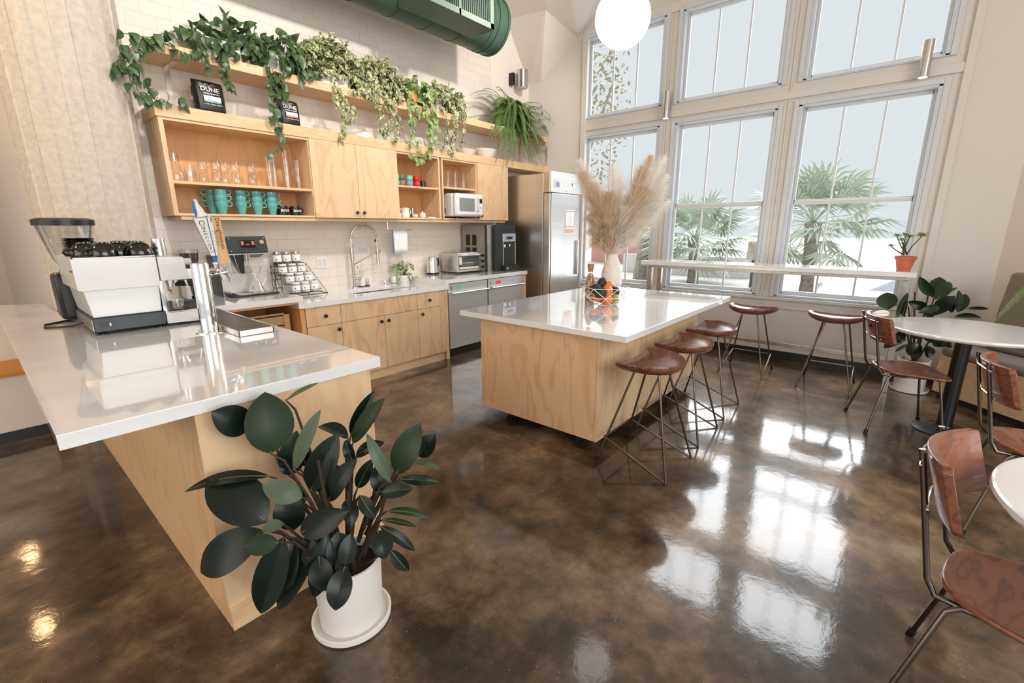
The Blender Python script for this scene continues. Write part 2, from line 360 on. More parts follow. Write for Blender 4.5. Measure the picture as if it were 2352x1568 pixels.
# tiled kitchen wall, then plain plaster up to the corner
m_ = M(); m_.box(.0, 0, 0, 4.6, .2, 5.2); struct('wall_back', m_, 'tile', smooth=False)
m_ = M(); m_.box(4.6, 0, 0, XW+.3, .2, 5.2); m_.box(-.22, .05, 0, 0, .2, 5.2); struct('wall_back_plain', m_, 'plaster', smooth=False)
m_ = M(); m_.box(-9, 7, 0, .2, 7.2, 5.2); struct('wall_far', m_, 'plaster', smooth=False)
m_ = M(); m_.box(-.2, .2, 0, 0, 7, 5.2); struct('wall_side', m_, 'plaster', smooth=False)
# window wall with its six openings
WY = [(-2.09, -1.06), (-3.43, -2.40), (-4.76, -3.735)]
LZ = (.80, 2.735); UZ = (3.07, 3.97)
m_ = M(); edges = [0.0]; 
ys = [0.0]+[v for a, b in WY for v in (b+.055, a-.055)]+[-5.44]
for i in range(0, len(ys), 2): m_.box(XW, ys[i+1], 0, XW+.2, ys[i], 5.2)
for a, b in WY:
    m_.box(XW, a-.055, 0, XW+.2, b+.055, LZ[0]-.06); m_.box(XW, a-.055, LZ[1]+.05, XW+.2, b+.055, UZ[0]-.05); m_.box(XW, a-.055, UZ[1]+.05, XW+.2, b+.055, 5.2)
struct('wall_window', m_, 'plaster_cool', smooth=False)
# the wall turns 45 degrees into a bench nook
d45 = Vector((-1, -1, 0)).normalized(); n45 = Vector((-1, 1, 0)).normalized()
q0 = Vector((XW, -5.44, 0)); q1 = q0+d45*4.2
m_ = M(); a = [q0, q0-n45*.2, q1-n45*.2, q1]; m_.prism([(p.x, p.y) for p in a], 0, 5.2); struct('wall_nook', m_, 'plaster', smooth=False)
# baseboards and panel trims on the window wall
m_ = M(); m_.box(XW-.012, -5.40, 0, XW-.001, -.0, .10); struct('baseboard_window', m_, 'baseblack', smooth=False)
m_ = M(); m_.box(XW-.02, -5.43, .60, XW-.001, 0, .64); struct('trim_1', m_, 'plaster_cool', bevel=.004)
m_ = M()
for yy in (-2.24, -3.58): m_.box(XW-.014, yy-.008, .64, XW-.001, yy+.008, 4.3)
m_.box(XW-.03, -4.99, .64, XW-.001, -4.93, 4.4)
struct('trim_2', m_, 'plaster_cool', bevel=.003)
m_ = M(); m_.box(XW-.022, -4.95, 2.86, XW-.001, -1.0, 2.94); struct('trim_3', m_, 'plaster_cool', bevel=.004)
# ceiling: high flat part, steep attic slope next to the tiled wall, splayed dormer cheek
m_ = M(); m_.box(-9, -10, 5.0, XW+.3, 9, 5.2); struct('ceiling', m_, 'ceiling', smooth=False)
m_ = M()
e0 = (XW, 0, 3.637); e1 = (4.93, 0, 4.373); e1b = (4.55, 0, 4.53); e2 = (XW, -.23, 3.645); e3 = (4.85, -.74, 4.268); e4 = (XW, -.86, 4.08); e5 = (5.0, -1.5, 4.75); e6 = (3.2, 0, 5.0); e7 = (2.6, -2.2, 5.0); e8 = (XW, -1.7, 4.62)
m_.add([e0, e2, e3, e1], [(0, 1, 2, 3)])
m_.add([e1, e3, e7, e6], [(0, 1, 2, 3)]); m_.add([e2, e4, e3], [(0, 1, 2)]); m_.add([e3, e4, e8, (3.8, -2.6, 5.0), e7], [(0, 1, 2, 3, 4)])
struct('ceiling_slope', m_, 'ceiling', smooth=False, fix=False)
m_ = M(); m_.box(XW-.05, -1.06, .64, XW-.001, -.98, 4.02); m_.box(XW-.02, -5.0, 4.03, XW-.001, -.98, 4.13); struct('trim_4', m_, 'plaster_cool', bevel=.004)

# windows: casing, sashes, muntins, meeting rail, panes
wn = 0
for a, b in WY:
    for lo, hi, low in ((LZ[0], LZ[1], True), (UZ[0], UZ[1], False)):
        wn += 1
        x0 = XW+.01
        fr = M()
        o_ = .055
        for (ya, yb, za, zb) in ((a-o_, a-.02, lo-o_, hi+.05), (b+.02, b+o_, lo-o_, hi+.05), (a-o_, b+o_, lo-.06, lo-.035), (a-o_, b+o_, hi+.03, hi+.05)):
            fr.box(x0-.03, ya, za, x0+.12, yb, zb)
        f = struct('window_%d' % wn, fr, 'frame_blue', smooth=False, bevel=.004)
        f['kind'] = 'structure'
        cas = M()
        for (ya, yb, za, zb) in ((a-.10, a-.055, lo-.06, hi+.1), (b+.055, b+.10, lo-.06, hi+.1), (a-.055, b+.055, hi+.05, hi+.1)): cas.box(XW-.025, ya, za, XW-.001, yb, zb)
        cas.build('casing', 'trim_white', f, bevel=.004, smooth=False)
        spans = [(lo, 1.775, .045), (1.815, hi, .075)] if low else [(lo, hi, .06)]
        for za, zb, xo in spans:
            sa = M(); xx = XW+xo
            sa.box(xx, a-.02, za-.035, xx+.03, a+.012, zb+.03); sa.box(xx, b-.012, za-.035, xx+.03, b+.02, zb+.03)
            sa.box(xx, a, za-.035, xx+.03, b, za+.008); sa.box(xx, a, zb-.008, xx+.03, b, zb+.03)
            sa.build('sash', 'trim_white', f, bevel=.003, smooth=False)
            mu = M()
            for j in (1, 2):
                yy = a+(b-a)*j/3; mu.box(xx+.004, yy-.009, za, xx+.026, yy+.009, zb)
            mu.build('muntin', 'trim_white', f, bevel=.002, smooth=False)
            gl = M(); gl.box(xx+.013, a, za, xx+.017, b, zb); gl.build('glass_pane', 'pane', f, smooth=False)
# window stool (sill ledge)
m_ = M(); m_.box(XW-.045, -4.87, .70, XW-.001, -.98, .735); struct('trim_5', m_, 'trim_white', bevel=.005, smooth=False)

# fluted board-marked concrete column in the corner (standing on the floor behind the counter)
m_ = M(); cx, cy = .085, -.10; K = 22; RR = .325
ring = lambda z, r: [Vector((cx+(r+(.008 if j % 2 else -.004))*math.cos(2*PI*(j/(2*K))+.1), cy+(r+(.008 if j % 2 else -.004))*math.sin(2*PI*(j/(2*K))+.1), z)) for j in range(2*K)]
ring = lambda z, r: [Vector((cx+(r+(.009 if (j//2) % 2 else 0))*math.cos(2*PI*((j//2)+(.04 if j % 2 == 0 else .96))/K+.2), cy+(r+(.009 if (j//2) % 2 else 0))*math.sin(2*PI*((j//2)+(.04 if j % 2 == 0 else .96))/K+.2), z)) for j in range(2*K)]
m_.rings([ring(0, RR), ring(5.05, RR+.03)])
tag(struct('column', m_, 'concrete', smooth=False), 'board-marked round concrete column at the left end of the tiled wall', 'column')

# ================================================================== OUTSIDE
m_ = M(); m_.box(XW+.3, -60, -.25, 90, 60, -.12); struct('ground', m_, 'ground', smooth=False)
m_ = M(); m_.box(XW+.6, -40, -.12, 9.5, 40, -.10); tag(struct('pavement', m_, 'pavement', smooth=False), 'pale pavement outside the windows', 'pavement')
def fan_palm(name, label, loc, H, Rc, seed, group=None):
    rnd = random.Random(seed); t = T(name, label, 'palm tree', loc, 0, group)
    tr = M(); pts = [(0.06*math.sin(i*.7), .05*i/6, H*i/6) for i in range(7)]; tr.tube(pts, [.17, .15, .15, .16, .15, .17, .2], 10); tr.build('trunk', 'palm_trunk', t)
    le = M(); top = Vector(pts[-1])
    for i in range(46):
        az = rnd.uniform(0, 2*PI); el = R(rnd.uniform(-50, 75)); st = Rc*rnd.uniform(.45, .62)
        d = Vector((math.cos(az)*math.cos(el), math.sin(az)*math.cos(el), math.sin(el))); hub = top+d*st+Vector((0, 0, -.12*st))
        le.tube([top, top+d*st*.5, hub], .012, 4)
        s_ = d.cross(Vector((0, 0, 1))).normalized(); u_ = s_.cross(d)
        fr_ = Rc*rnd.uniform(.42, .55)
        for j in range(17):
            a_ = R(-105+210*j/16); dd = d*math.cos(a_)+s_*math.sin(a_)+u_*.12*math.cos(a_*2); l_ = fr_*(.75+.25*math.cos(a_))
            w_ = (-d*math.sin(a_)+s_*math.cos(a_))*.035
            m1 = hub+dd*l_*.55; m2 = hub+dd*l_+Vector((0, 0, -.35*l_*rnd.uniform(.3, 1)))
            le.add([hub, m1-w_, m1+w_+u_*.02, m2], [(0, 1, 2), (1, 3, 2)])
    le.build('fronds', 'palm_leaf', t, fix=False, smooth=False)
    return t
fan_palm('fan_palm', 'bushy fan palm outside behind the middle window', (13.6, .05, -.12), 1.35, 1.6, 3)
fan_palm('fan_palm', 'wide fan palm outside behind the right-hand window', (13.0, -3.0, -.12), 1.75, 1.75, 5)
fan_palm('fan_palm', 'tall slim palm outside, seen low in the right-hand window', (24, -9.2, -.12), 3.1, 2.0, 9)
def tree(label, loc, H, Rr, seed, n=900, mat='tree_leaf', zlo=.45):
    rnd = random.Random(seed); t = T('tree', label, 'tree', loc)
    tr = M(); tr.tube([(0, 0, 0), (.1, .05, H*.3), (-.05, .1, H*.6), (0, 0, H*.9)], [.22, .18, .13, .04], 9)
    for i in range(7):
        a_ = rnd.uniform(0, 2*PI); tr.tube([(0, 0, H*rnd.uniform(.35, .7)), (math.cos(a_)*Rr*.7, math.sin(a_)*Rr*.7, H*rnd.uniform(.6, .95))], [.07, .02], 6)
    tr.build('trunk', 'palm_trunk', t)
    le = M()
    for i in range(n):
        while True:
            p = Vector((rnd.uniform(-1, 1), rnd.uniform(-1, 1), rnd.uniform(-1, 1)))
            if p.length < 1 and p.length > .35: break
        p = Vector((p.x*Rr, p.y*Rr, H*(zlo+(1-zlo)/2)+p.z*H*(1-zlo)/2)); d = Vector((rnd.uniform(-1, 1), rnd.uniform(-1, 1), rnd.uniform(-1, .4))).normalized()
        le.leaf(p, p+d*rnd.uniform(.09, .17), .08, Vector((rnd.uniform(-1, 1), rnd.uniform(-1, 1), 1)), kind='small')
    le.build('foliage', mat, t, fix=False, smooth=False)
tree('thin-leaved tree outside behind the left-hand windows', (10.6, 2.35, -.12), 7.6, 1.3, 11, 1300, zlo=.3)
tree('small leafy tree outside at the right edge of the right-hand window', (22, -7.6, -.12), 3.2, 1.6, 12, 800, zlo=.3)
m_ = M(); m_.tube([(0, 0, 0), (.03, -.03, .8), (.08, -.1, 1.7), (.1, -.12, 2.5)], [.27, .22, .2, .18], 12)
t = T('palm_stump', 'thick ringed palm trunk outside, partly behind the pampas grass', 'palm tree', (13.6, 1.72, -.12)); m_.build('trunk', 'palm_trunk', t)
# red wall and low white boundary wall far outside
m_ = M(); m_.box(20, 4.6, -.12, 20.3, 7.4, 1.25); tag(m_.build('garden_wall', 'red_wall', smooth=False), 'faded red wall outside behind the white vase', 'wall')
m_ = M(); m_.box(16, -1.0, -.12, 16.2, 3.6, .55); tag(m_.build('garden_wall', 'pavement', smooth=False), 'low white wall outside behind the fan palm trunks', 'wall')
# white car, parked outside, bottom of the right-hand window
car = T('car', 'white parked car outside, low in the right-hand window', 'car', (9.6, -5.75, -.42), R(100))
m_ = M(); prof = [(-2.1, .25), (-2.15, .75), (-1.3, .92), (-.6, 1.38), (.9, 1.4), (1.7, .98), (2.1, .9), (2.15, .3)]
MX = Matrix(((1, 0, 0, 0), (0, 0, -1, 0), (0, 1, 0, 0), (0, 0, 0, 1)))
m_.prism(prof, -.82, .82, MX); m_.build('body', 'car_white', car, bevel=.08)
m_ = M(); m_.prism([(-1.16, .95), (-.56, 1.32), (.86, 1.34), (1.5, .97)], -.835, .835, MX); m_.build('window_glass', 'car_glass', car, bevel=.02)
for sx_ in (-1.3, 1.3):
    for sy_ in (-.8, .8):
        m_ = M(); m_.cyl((sx_, sy_-.1, .31), (sx_, sy_+.1, .31), .31, n=20); m_.build('wheel', 'black_rubber', car)
sg = T('signpost', 'small grey box on a post outside in front of the wide fan palm', 'sign', (10.6, -2.25, -.12))
m_ = M(); m_.cyl((0, 0, 0), (0, 0, .95), .03); m_.build('post', 'steel_dark', sg); m_ = M(); m_.box(-.08, -.13, .95, .08, .13, 1.35); m_.build('box', 'palm_trunk', sg, bevel=.02)

# ================================================================== DUCT, CEILING THINGS
du = T('air_duct', 'dark green round air duct with a grille box under the ceiling', 'duct', (1.9, -.62, 3.84))
m_ = M(); m_.cyl((-6, 0, 0), (2.03, 0, 0), .30, n=40); m_.build('pipe', 'duct_green', du)
m_ = M()
for xx in (-1.8, -1.2, -.75, -.25, .2, .62, 1.02, 1.42, 1.78):
    m_.tube([(xx, .302*math.cos(2*PI*i/32), .302*math.sin(2*PI*i/32)) for i in range(33)], .004, 6)
m_.build('seam', 'duct_green', du)
m_ = M(); m_.cyl((1.86, 0, 0), (1.93, 0, 0), .308, n=40); m_.cyl((2.0, 0, 0), (2.035, 0, 0), .308, n=40); m_.build('end_cap', 'duct_green', du)
m_ = M(); m_.box(.55, -.50, -.30, 1.52, -.18, .12); m_.build('grille_box', 'duct_green', du, bevel=.004, smooth=False)
m_ = M()
for (xa, xb, za, zb) in ((.55, 1.52, -.30, -.245), (.55, 1.52, .065, .12), (.55, .60, -.3, .12), (1.47, 1.52, -.3, .12), (1.02, 1.05, -.3, .12)): m_.box(xa, -.512, za, xb, -.50, zb)
gr = m_.build('grille_frame', 'duct_trim', du, bevel=.002, smooth=False)
m_ = M(); m_.box(.6, -.503, -.245, 1.47, -.5005, .065); m_.build('grille_back', 'black', gr, smooth=False)
m_ = M(); x = .615
while x < 1.46:
    m_.box(x, -.51, -.245, x+.012, -.503, .065); x += .027
m_.build('slats', 'duct_green', gr, smooth=False)
sp_ = T('wall_speaker', 'silver cylinder wall spotlight with black mount above the fern', 'lamp', (5.0, -.02, 3.62))
m_ = M(); m_.box(-.03, -.06, -.08, .02, .018, .08); m_.build('mount', 'black', sp_, bevel=.004)
m_ = M(); m_.cyl((.10, -.13, -.11), (.10, -.13, .12), .085, n=28); m_.build('housing', 'nickel', sp_, bevel=.004)
m_ = M(); m_.cyl((.10, -.13, -.118), (.10, -.13, -.11), .07, n=24); m_.build('rim', 'trim_white', sp_)
# big white globe pendant
g0 = at(1430, 42, 3.5)
gl = T('globe_pendant', 'big glowing white globe pendant lamp in front of the upper left window', 'lamp', g0)
m_ = M(); m_.sph((0, 0, 0), .208, 40, 24); m_.build('globe', 'glow_white', gl)
m_ = M(); m_.cyl((0, 0, .20), (0, 0, .245), .045); m_.cyl((0, 0, .245), (0, 0, 5.0-g0.z), .005, n=6); m_.build('cord', 'white_plastic', gl)
# narrow cylinder wall lamps on the window mullions
for (a, b, a2, b2, lab) in ((1534, 210, 1528, 272, 'slim silver cylinder wall lamp left of the middle upper window'), (2137, 92, 2118, 178, 'slim silver cylinder wall lamp at the lower right of the right upper window')):
    p0 = onax(0, 5.34, a, b); p1 = onax(0, 5.34, a2, b2)
    cl = T('wall_cylinder_lamp', lab, 'lamp', (5.34, (p0.y+p1.y)/2, p1.z)); h = p0.z-p1.z
    m_ = M(); m_.cyl((0, 0, 0), (0, 0, h), .042, n=24); m_.build('housing', 'nickel', cl)
    m_ = M(); m_.box(.03, -.02, h*.4, XW-5.34-.001, .02, h*.6); m_.build('bracket', 'nickel', cl)
    m_ = M(); m_.cyl((0, 0, -.004), (0, 0, 0), .034, n=20); m_.build('lens', 'glow_lens', cl)
# spotlights on the ceiling (their reflections lie on the floor)
for i, (x, y, z, e) in enumerate([(2.75, -.64, 3.42, 0), (3.49, -1.02, 3.4, 0), (3.25, -2.75, 3.5, 0), (-.82, 2.27, 3.0, 1), (-.78, 4.1, 3.0, 1), (-.84, 5.7, 3.0, 1)]):
    pass
def pendant(lab, loc, r, top, mat='glow_warm'):
    t = T('pendant_bulb', lab, 'lamp', loc)
    m_ = M(); m_.sph((0, 0, 0), r, 16, 10); m_.build('bulb', mat, t)
    m_ = M(); m_.cyl((0, 0, r*.9), (0, 0, r+.08), r*.5); m_.cyl((0, 0, r+.08), (0, 0, top-loc[2]), .004, n=6); m_.build('cord', 'black', t)
pendant('bare warm bulb hanging behind the camera side of the counter', (-.82, 2.27, 3.0), .06, 5.0)
pendant('second bare warm bulb hanging farther back on the left', (-.80, 4.1, 3.0), .06, 5.0)
pendant('farthest bare warm bulb hanging back left', (-.84, 5.9, 3.0), .06, 5.0)
lamp('left_glow', 'POINT', (-1.8, -.6, 3.2), 55, (1, .58, .28), size=.2)
t = T('ceiling_spotlight', 'small lit white ceiling spotlight beyond the end of the green duct', 'lamp', (4.40, -.25, 4.30))
m_ = M(); m_.cyl((0, 0, .0), (0, 0, .16), .03, n=20); m_.build('housing', 'white_plastic', t); m_ = M(); m_.sph((0, 0, -.005), .024, 16, 10); m_.build('lens', 'glow_white', t)
# added spotlights, above the view, to brighten the tiled wall and shelf
for (x, y, zz, lab) in ((.3, -2.7, 3.9, 'added black spotlight above the view, brightening the left end of the tiled wall'), (2.0, -2.6, 3.9, 'added black spotlight above the view, brightening the middle of the tiled wall'), (3.9, -2.4, 4.05, 'added black spotlight above the view, brightening the duct end of the tiled wall')):
    t = T('ceiling_spotlight', lab, 'lamp', (x, y, zz)); aim = Vector((x+.15, 0, 3.0))-Vector((x, y, zz)); q = aim.to_track_quat('-Z', 'Y')
    m_ = M(); M_ = q.to_matrix().to_4x4(); m_.cyl(M_ @ Vector((0, 0, -.02)), M_ @ Vector((0, 0, .13)), .045, n=22); m_.cyl((0, 0, .05), (0, 0, 5.0-zz-.0001), .01, n=8); m_.build('housing', 'black', t)
    m_ = M(); m_.cyl(M_ @ Vector((0, 0, -.024)), M_ @ Vector((0, 0, -.0205)), .04, n=20); m_.build('lens', 'glow_lens', t)
    lamp('spot', 'SPOT', Vector((x, y, zz))+aim.normalized()*.06, 150, (1, .94, .87), q.to_euler(), .06, spot=R(95))
# ================================================================== BASE CABINETS AND COUNTERS
def knob(parent, x, y, z):
    m_ = M(); m_.cyl((x, y, z), (x, y-.018, z), .006, n=10); m_.cyl((x, y-.016, z), (x, y-.028, z), .017, .016, n=20)
    return m_.build('knob', 'gunmetal', parent, world=True, bevel=.0015)
DK = .79; YF = -.775        # counter front, door face
ZL, ZP = .883, .95
bc = T('base_cabinet', 'plywood base cabinet run under the sink, with black knobs', 'cabinet', (1.3, -.76, 0))
m_ = M(); m_.box(1.255, -.755, .10, 1.86, -.02, ZL-.0455); m_.box(2.58, -.755, .10, 2.905, -.02, ZL-.0455); m_.box(1.86, -.755, .10, 2.58, -.02, .55); m_.box(1.86, -.755, .55, 2.58, -.625, ZL-.0455); m_.build('carcass', 'ply_c', bc, world=True, smooth=False)
m_ = M(); m_.box(1.255, -.752, .0, 2.905, -.70, .10); m_.build('plinth', 'ply_x', bc, world=True, smooth=False)
m_ = M(); m_.box(2.83, YF, .10, 2.905, -.755, ZL-.045); m_.build('end_stile', 'ply_c', bc, world=True, smooth=False)
def front(kind, x0, x1, z0, z1, mat, kn=None):
    m_ = M(); m_.box(x0+.002, YF, z0+.002, x1-.002, YF+.019, z1-.002); o = m_.build(kind, mat, bc, world=True, bevel=.0015, smooth=False)
    if kn:
        m2 = M(); x, z = kn; m2.cyl((x, YF, z), (x, YF-.018, z), .006, n=10); m2.cyl((x, YF-.016, z), (x, YF-.03, z), .018, .017, n=20)
        k_ = m2.build('knob', 'gunmetal', o, world=True, bevel=.0015)
dx = [1.262, 1.60, 2.075, 2.51, 2.83]
zt = ZL-.045; zd = .655
front('drawer', dx[0], dx[1], zd, zt, 'ply', (1.44, .745)); front('panel', dx[1], dx[3], zd, zt, 'ply'); front('drawer', dx[3], dx[4], zd, zt, 'ply_b', (2.67, .745))
front('door', dx[0], dx[1], .10, zd, 'ply_b', (1.56, .60)); front('door', dx[1], dx[2], .10, zd, 'ply', (2.03, .60)); front('door', dx[2], dx[3], .10, zd, 'ply_c', (2.115, .60)); front('door', dx[3], dx[4], .10, zd, 'ply_b', (2.56, .60))

# low worktop with sink cut-out
SX0, SX1, SY0, SY1 = 1.88, 2.56, -.60, -.22
m_ = M()
for (x0, y0, x1, y1) in ((1.25, -DK, SX0, 0), (SX1, -DK, 2.908, 0), (SX0, -DK, SX1, SY0), (SX0, SY1, SX1, 0)): m_.box(x0, y0, ZL-.045, x1, y1, ZL)
wl = tag(m_.build('worktop', 'quartz', smooth=False), 'lower white quartz worktop around the sink', 'worktop')
sk = T('sink', 'undermount steel sink basin in the lower worktop', 'sink', (SX0, SY0, ZL-.2))
m_ = M(); m_.box(SX0-.01, SY0-.01, ZL-.25, SX1+.01, SY1+.01, ZL-.24); m_.box(SX0-.01, SY0-.01, ZL-.25, SX0, SY1+.01, ZL-.045); m_.box(SX1, SY0-.01, ZL-.25, SX1+.01, SY1+.01, ZL-.045)
m_.box(SX0, SY0-.01, ZL-.25, SX1, SY0, ZL-.045); m_.box(SX0, SY1, ZL-.25, SX1, SY1+.01, ZL-.045); m_.build('basin', 'steel', sk, world=True, smooth=False)
m_ = M(); m_.lathe([(.04, 0), (.035, .004), (.0, .004)], (2.2, -.4, ZL-.24), 20); m_.build('drain', 'chrome', sk, world=True)
# raised right worktop over the dishwashers
m_ = M(); m_.box(2.908, -DK-.005, ZP-.048, 4.425, 0, ZP); m_.box(2.908, -DK-.005, ZL-.045, 2.955, 0, ZP-.048)
tag(m_.build('worktop', 'quartz', smooth=False, bevel=.002), 'raised white quartz worktop carrying the kettle and toaster oven', 'worktop')
# L-shaped bar worktop: raised back piece + peninsula
PX0, PX1, PYN = -.537, .544, -3.002
m_ = M()
m_.prism([(PX0, PYN), (PX1, PYN), (PX1, -DK), (1.25, -DK), (1.25, -.001), (.42, -.001), (.415, -.20), (.325, -.36), (.20, -.43), (.085, -.445), (-.04, -.43), (-.16, -.36), (-.245, -.22), (-.27, -.05), (-.27, .43), (PX0, .62)], ZP-.048, ZP)
m_.box(1.205, -DK, ZL-.045, 1.25, 0, ZP-.048)
tag(m_.build('worktop', 'quartz', smooth=False, bevel=.002), 'L-shaped white quartz bar worktop carrying the espresso machine and beer tap', 'worktop')
# peninsula base
BX0, BX1, BYN = -.20, .49, -3.03+.06
BYN = -3.025+.03
pb = T('peninsula_base', 'plywood base of the bar peninsula beside the potted rubber plant', 'cabinet', (BX0, BYN, 0))
m_ = M(); m_.box(BX0, BYN+.02, 0, BX1, -.46, ZP-.049); m_.build('side_panel', 'ply_y', pb, world=True, smooth=False)
m_ = M(); m_.box(BX0, BYN, .10, BX1, BYN+.02, ZP-.049); m_.build('end_panel', 'ply_b', pb, world=True, smooth=False)
m_ = M(); m_.box(BX0, BYN-.012, 0, BX1, BYN+.02, .10); m_.build('plinth', 'ply_x', pb, world=True, smooth=False)
# open bay under the raised left worktop
ob = T('open_shelf_cabinet', 'open plywood bay under the worktop holding crates', 'cabinet', (.49, -.76, 0))
m_ = M(); m_.box(1.215, -.775, 0, 1.255, -.02, ZL-.05); m_.box(.49, -.775, .38, 1.215, -.02, .40); m_.box(.49, -.775, ZP-.066, 1.205, -.02, ZP-.049); m_.box(.49, -.03, 0, 1.215, -.02, ZP-.066)
m_.build('carcass', 'ply_in', ob, world=True, smooth=False)
cr_ = T('wooden_crate', 'pale wooden crate in the open bay under the worktop', 'crate', (.85, -.45, .4))
m_ = M()
for i in range(4): m_.box(-.32, -.17, .02+i*.09, .32, -.155, .10+i*.09)
for i in range(4): m_.box(.305, -.17, .02+i*.09, .32, .17, .10+i*.09)
m_.box(-.32, -.17, 0, .32, .17, .015); m_.build('slats', 'crate_wood', cr_, smooth=False, bevel=.002)
m_ = M(); m_.box(.28, -.185, 0, .33, -.17, .40); m_.box(-.33, -.185, .385, .33, -.17, .40); m_.build('corner_post', 'ply_in', cr_, smooth=False, bevel=.002)
bx_ = T('cardboard_box', 'small brown box with a white label beside the crate', 'box', (1.13, -.60, .4))
m_ = M(); m_.box(-.09, -.08, 0, .06, .08, .135); m_.build('carton', 'crate_wood', bx_, bevel=.002, smooth=False)
m_ = M(); m_.box(-.08, -.082, .03, .05, -.0805, .11); m_.build('label_paper', 'paper', bx_, smooth=False)

# ---- dishwasher + undercounter fridge
def dishwasher(name, lab, x0, x1, led, open_=0):
    t = T(name, lab, 'dishwasher', (x0, -.755, 0))
    m_ = M(); m_.box(x0+.004, -.74, .10, x1-.004, -.05, ZP-.052); m_.build('body', 'steel_dark', t, world=True, smooth=False)
    m_ = M(); m_.box(x0+.006, -.783, .115, x1-.006, -.742, ZP-.165); m_.build('door', 'steel_door', t, world=True, bevel=.003, smooth=False)
    m_ = M(); m_.box(x0+.006, -.778, ZP-.162, x1-.006, -.742, ZP-.056); p = m_.build('control_panel', 'steel_door', t, world=True, bevel=.003, smooth=False)
    m_ = M(); m_.box(x0+.16, -.7805, ZP-.128, x0+.245, -.779, ZP-.09); m_.build('display', led, p, world=True, smooth=False)
    m_ = M(); m_.box(x0+.055, -.781, ZP-.135, x0+.06, -.779, ZP-.09); m_.build('badge', 'black', p, world=True, smooth=False)
    m_ = M(); m_.cyl((x0+.03, -.83, ZP-.165), (x1-.03, -.83, ZP-.165), .013, n=14); m_.box(x0+.035, -.83, ZP-.178, x0+.055, -.78, ZP-.155); m_.box(x1-.055, -.83, ZP-.178, x1-.035, -.78, ZP-.155)
    m_.build('handle', 'steel', t, world=True)
    m_ = M(); m_.box(x0+.004, -.72, 0, x1-.004, -.70, .10); m_.build('kickplate', 'baseblack', t, world=True, smooth=False)
m_ = M(); m_.box(2.908, -.775, 0, 2.952, -.02, ZL-.047); tag(m_.build('cabinet_panel', 'ply_b', smooth=False), 'narrow plywood end panel left of the dishwasher', 'panel')
dishwasher('dishwasher', 'stainless dishwasher with a green display', 2.955, 3.63, 'led_green')
dishwasher('dishwasher', 'stainless dishwasher with a red display, beside the fridge', 3.635, 4.34, 'led_red')
m_ = M(); m_.box(4.345, -.775, 0, 4.42, -.02, ZP-.05); tag(m_.build('cabinet_panel', 'ply_c', smooth=False), 'plywood end panel between the red-display dishwasher and the fridge', 'panel')

# ---- tall steel fridge
fx0, fx1, fy, fz = 4.62, 5.40, -1.04, 2.262
fr = T('refrigerator', 'tall stainless steel commercial refrigerator in the corner', 'refrigerator', (fx0, fy, 0))
m_ = M(); m_.box(fx0, fy+.13, .12, fx1, -.12, fz-.02); m_.build('body', 'steel', fr, world=True, bevel=.004, smooth=False)
m_ = M(); m_.box(fx0, fy+.03, 1.992, fx1, fy+.13, fz-.01); m_.build('top_housing', 'steel', fr, world=True, bevel=.004, smooth=False)
m_ = M(); m_.box(fx0+.002, fy, 1.995, fx1, fy+.03, 2.20); m_.box(fx0+.01, fy+.008, 2.2, fx1, fy+.03, 2.262); pn = m_.build('control_panel', 'white_enamel', fr, world=True, bevel=.004, smooth=False)
m_ = M(); m_.box(fx0+.05, fy-.002, 2.06, fx0+.20, fy-.0005, 2.16); m_.build('badge', 'steel', pn, world=True, smooth=False)
m_ = M(); m_.box(fx0+.11, fy-.003, 2.07, fx0+.19, fy-.0022, 2.13); m_.build('badge_print', 'blue_cup', pn, world=True, smooth=False)
m_ = M(); m_.box(fx0+.50, fy-.004, 2.10, fx0+.515, fy-.0005, 2.135); m_.cyl((fx0+.36, fy-.004, 2.02), (fx0+.36, fy-.0005, 2.02), .007); m_.build('lock', 'black', pn, world=True)
m_ = M(); m_.box(fx0+.035, fy+.01, .14, fx1-.02, fy+.085, 1.985); dr = m_.build('door', 'steel', fr, world=True, bevel=.006, smooth=False)
m_ = M(); m_.box(fx0, fy+.02, .14, fx0+.028, fy+.12, 1.985); m_.build('hinge_stile', 'steel', fr, world=True, bevel=.004, smooth=False)
m_ = M(); m_.box(fx0+.003, fy+.085, .14, fx1, fy+.128, 1.985); m_.build('gasket', 'baseblack', fr, world=True, smooth=False)
m_ = M(); m_.box(fx1-.12, fy-.03, .85, fx1-.09, fy+.01, 1.35); m_.build('handle', 'steel', dr, world=True, bevel=.006)
m_ = M()
for x in (fx0+.05, fx1-.05):
    for y in (fy+.15, -.17): m_.cyl((x, y, 0), (x, y, .12), .025)
m_.build('feet', 'black', fr, world=True)
po = onax(1, fy+.009, 1298, 482); p2 = onax(1, fy+.009, 1319, 536)
nt_ = T('notice', 'white notice with a red border taped to the fridge door', 'notice', (po.x, fy+.009, p2.z))
m_ = M(); m_.box(0, -.001, 0, p2.x-po.x, 0, po.z-p2.z); m_.build('paper', 'paper', nt_, smooth=False)
wq, hq = p2.x-po.x, po.z-p2.z
m_ = M(); m_.box(.01, -.002, hq*.94, wq-.01, -.0011, hq*.955); m_.box(.01, -.002, hq*.3, .016, -.0011, hq*.955); m_.box(wq-.016, -.002, hq*.3, wq-.01, -.0011, hq*.955); m_.box(.01, -.002, hq*.28, wq-.01, -.0011, hq*.3); m_.build('border', 'red_plastic', nt_, smooth=False)
m_ = M()
for k_, (a_, b_) in enumerate([(.3, .7), (.2, .8), (.35, .65), (.2, .8), (.2, .8), (.35, .65), (.3, .7)]): m_.box(wq*a_, -.002, hq*(.88-.08*k_), wq*b_, -.0011, hq*(.895-.08*k_))
m_.build('print', 'tag_grey', nt_, smooth=False)
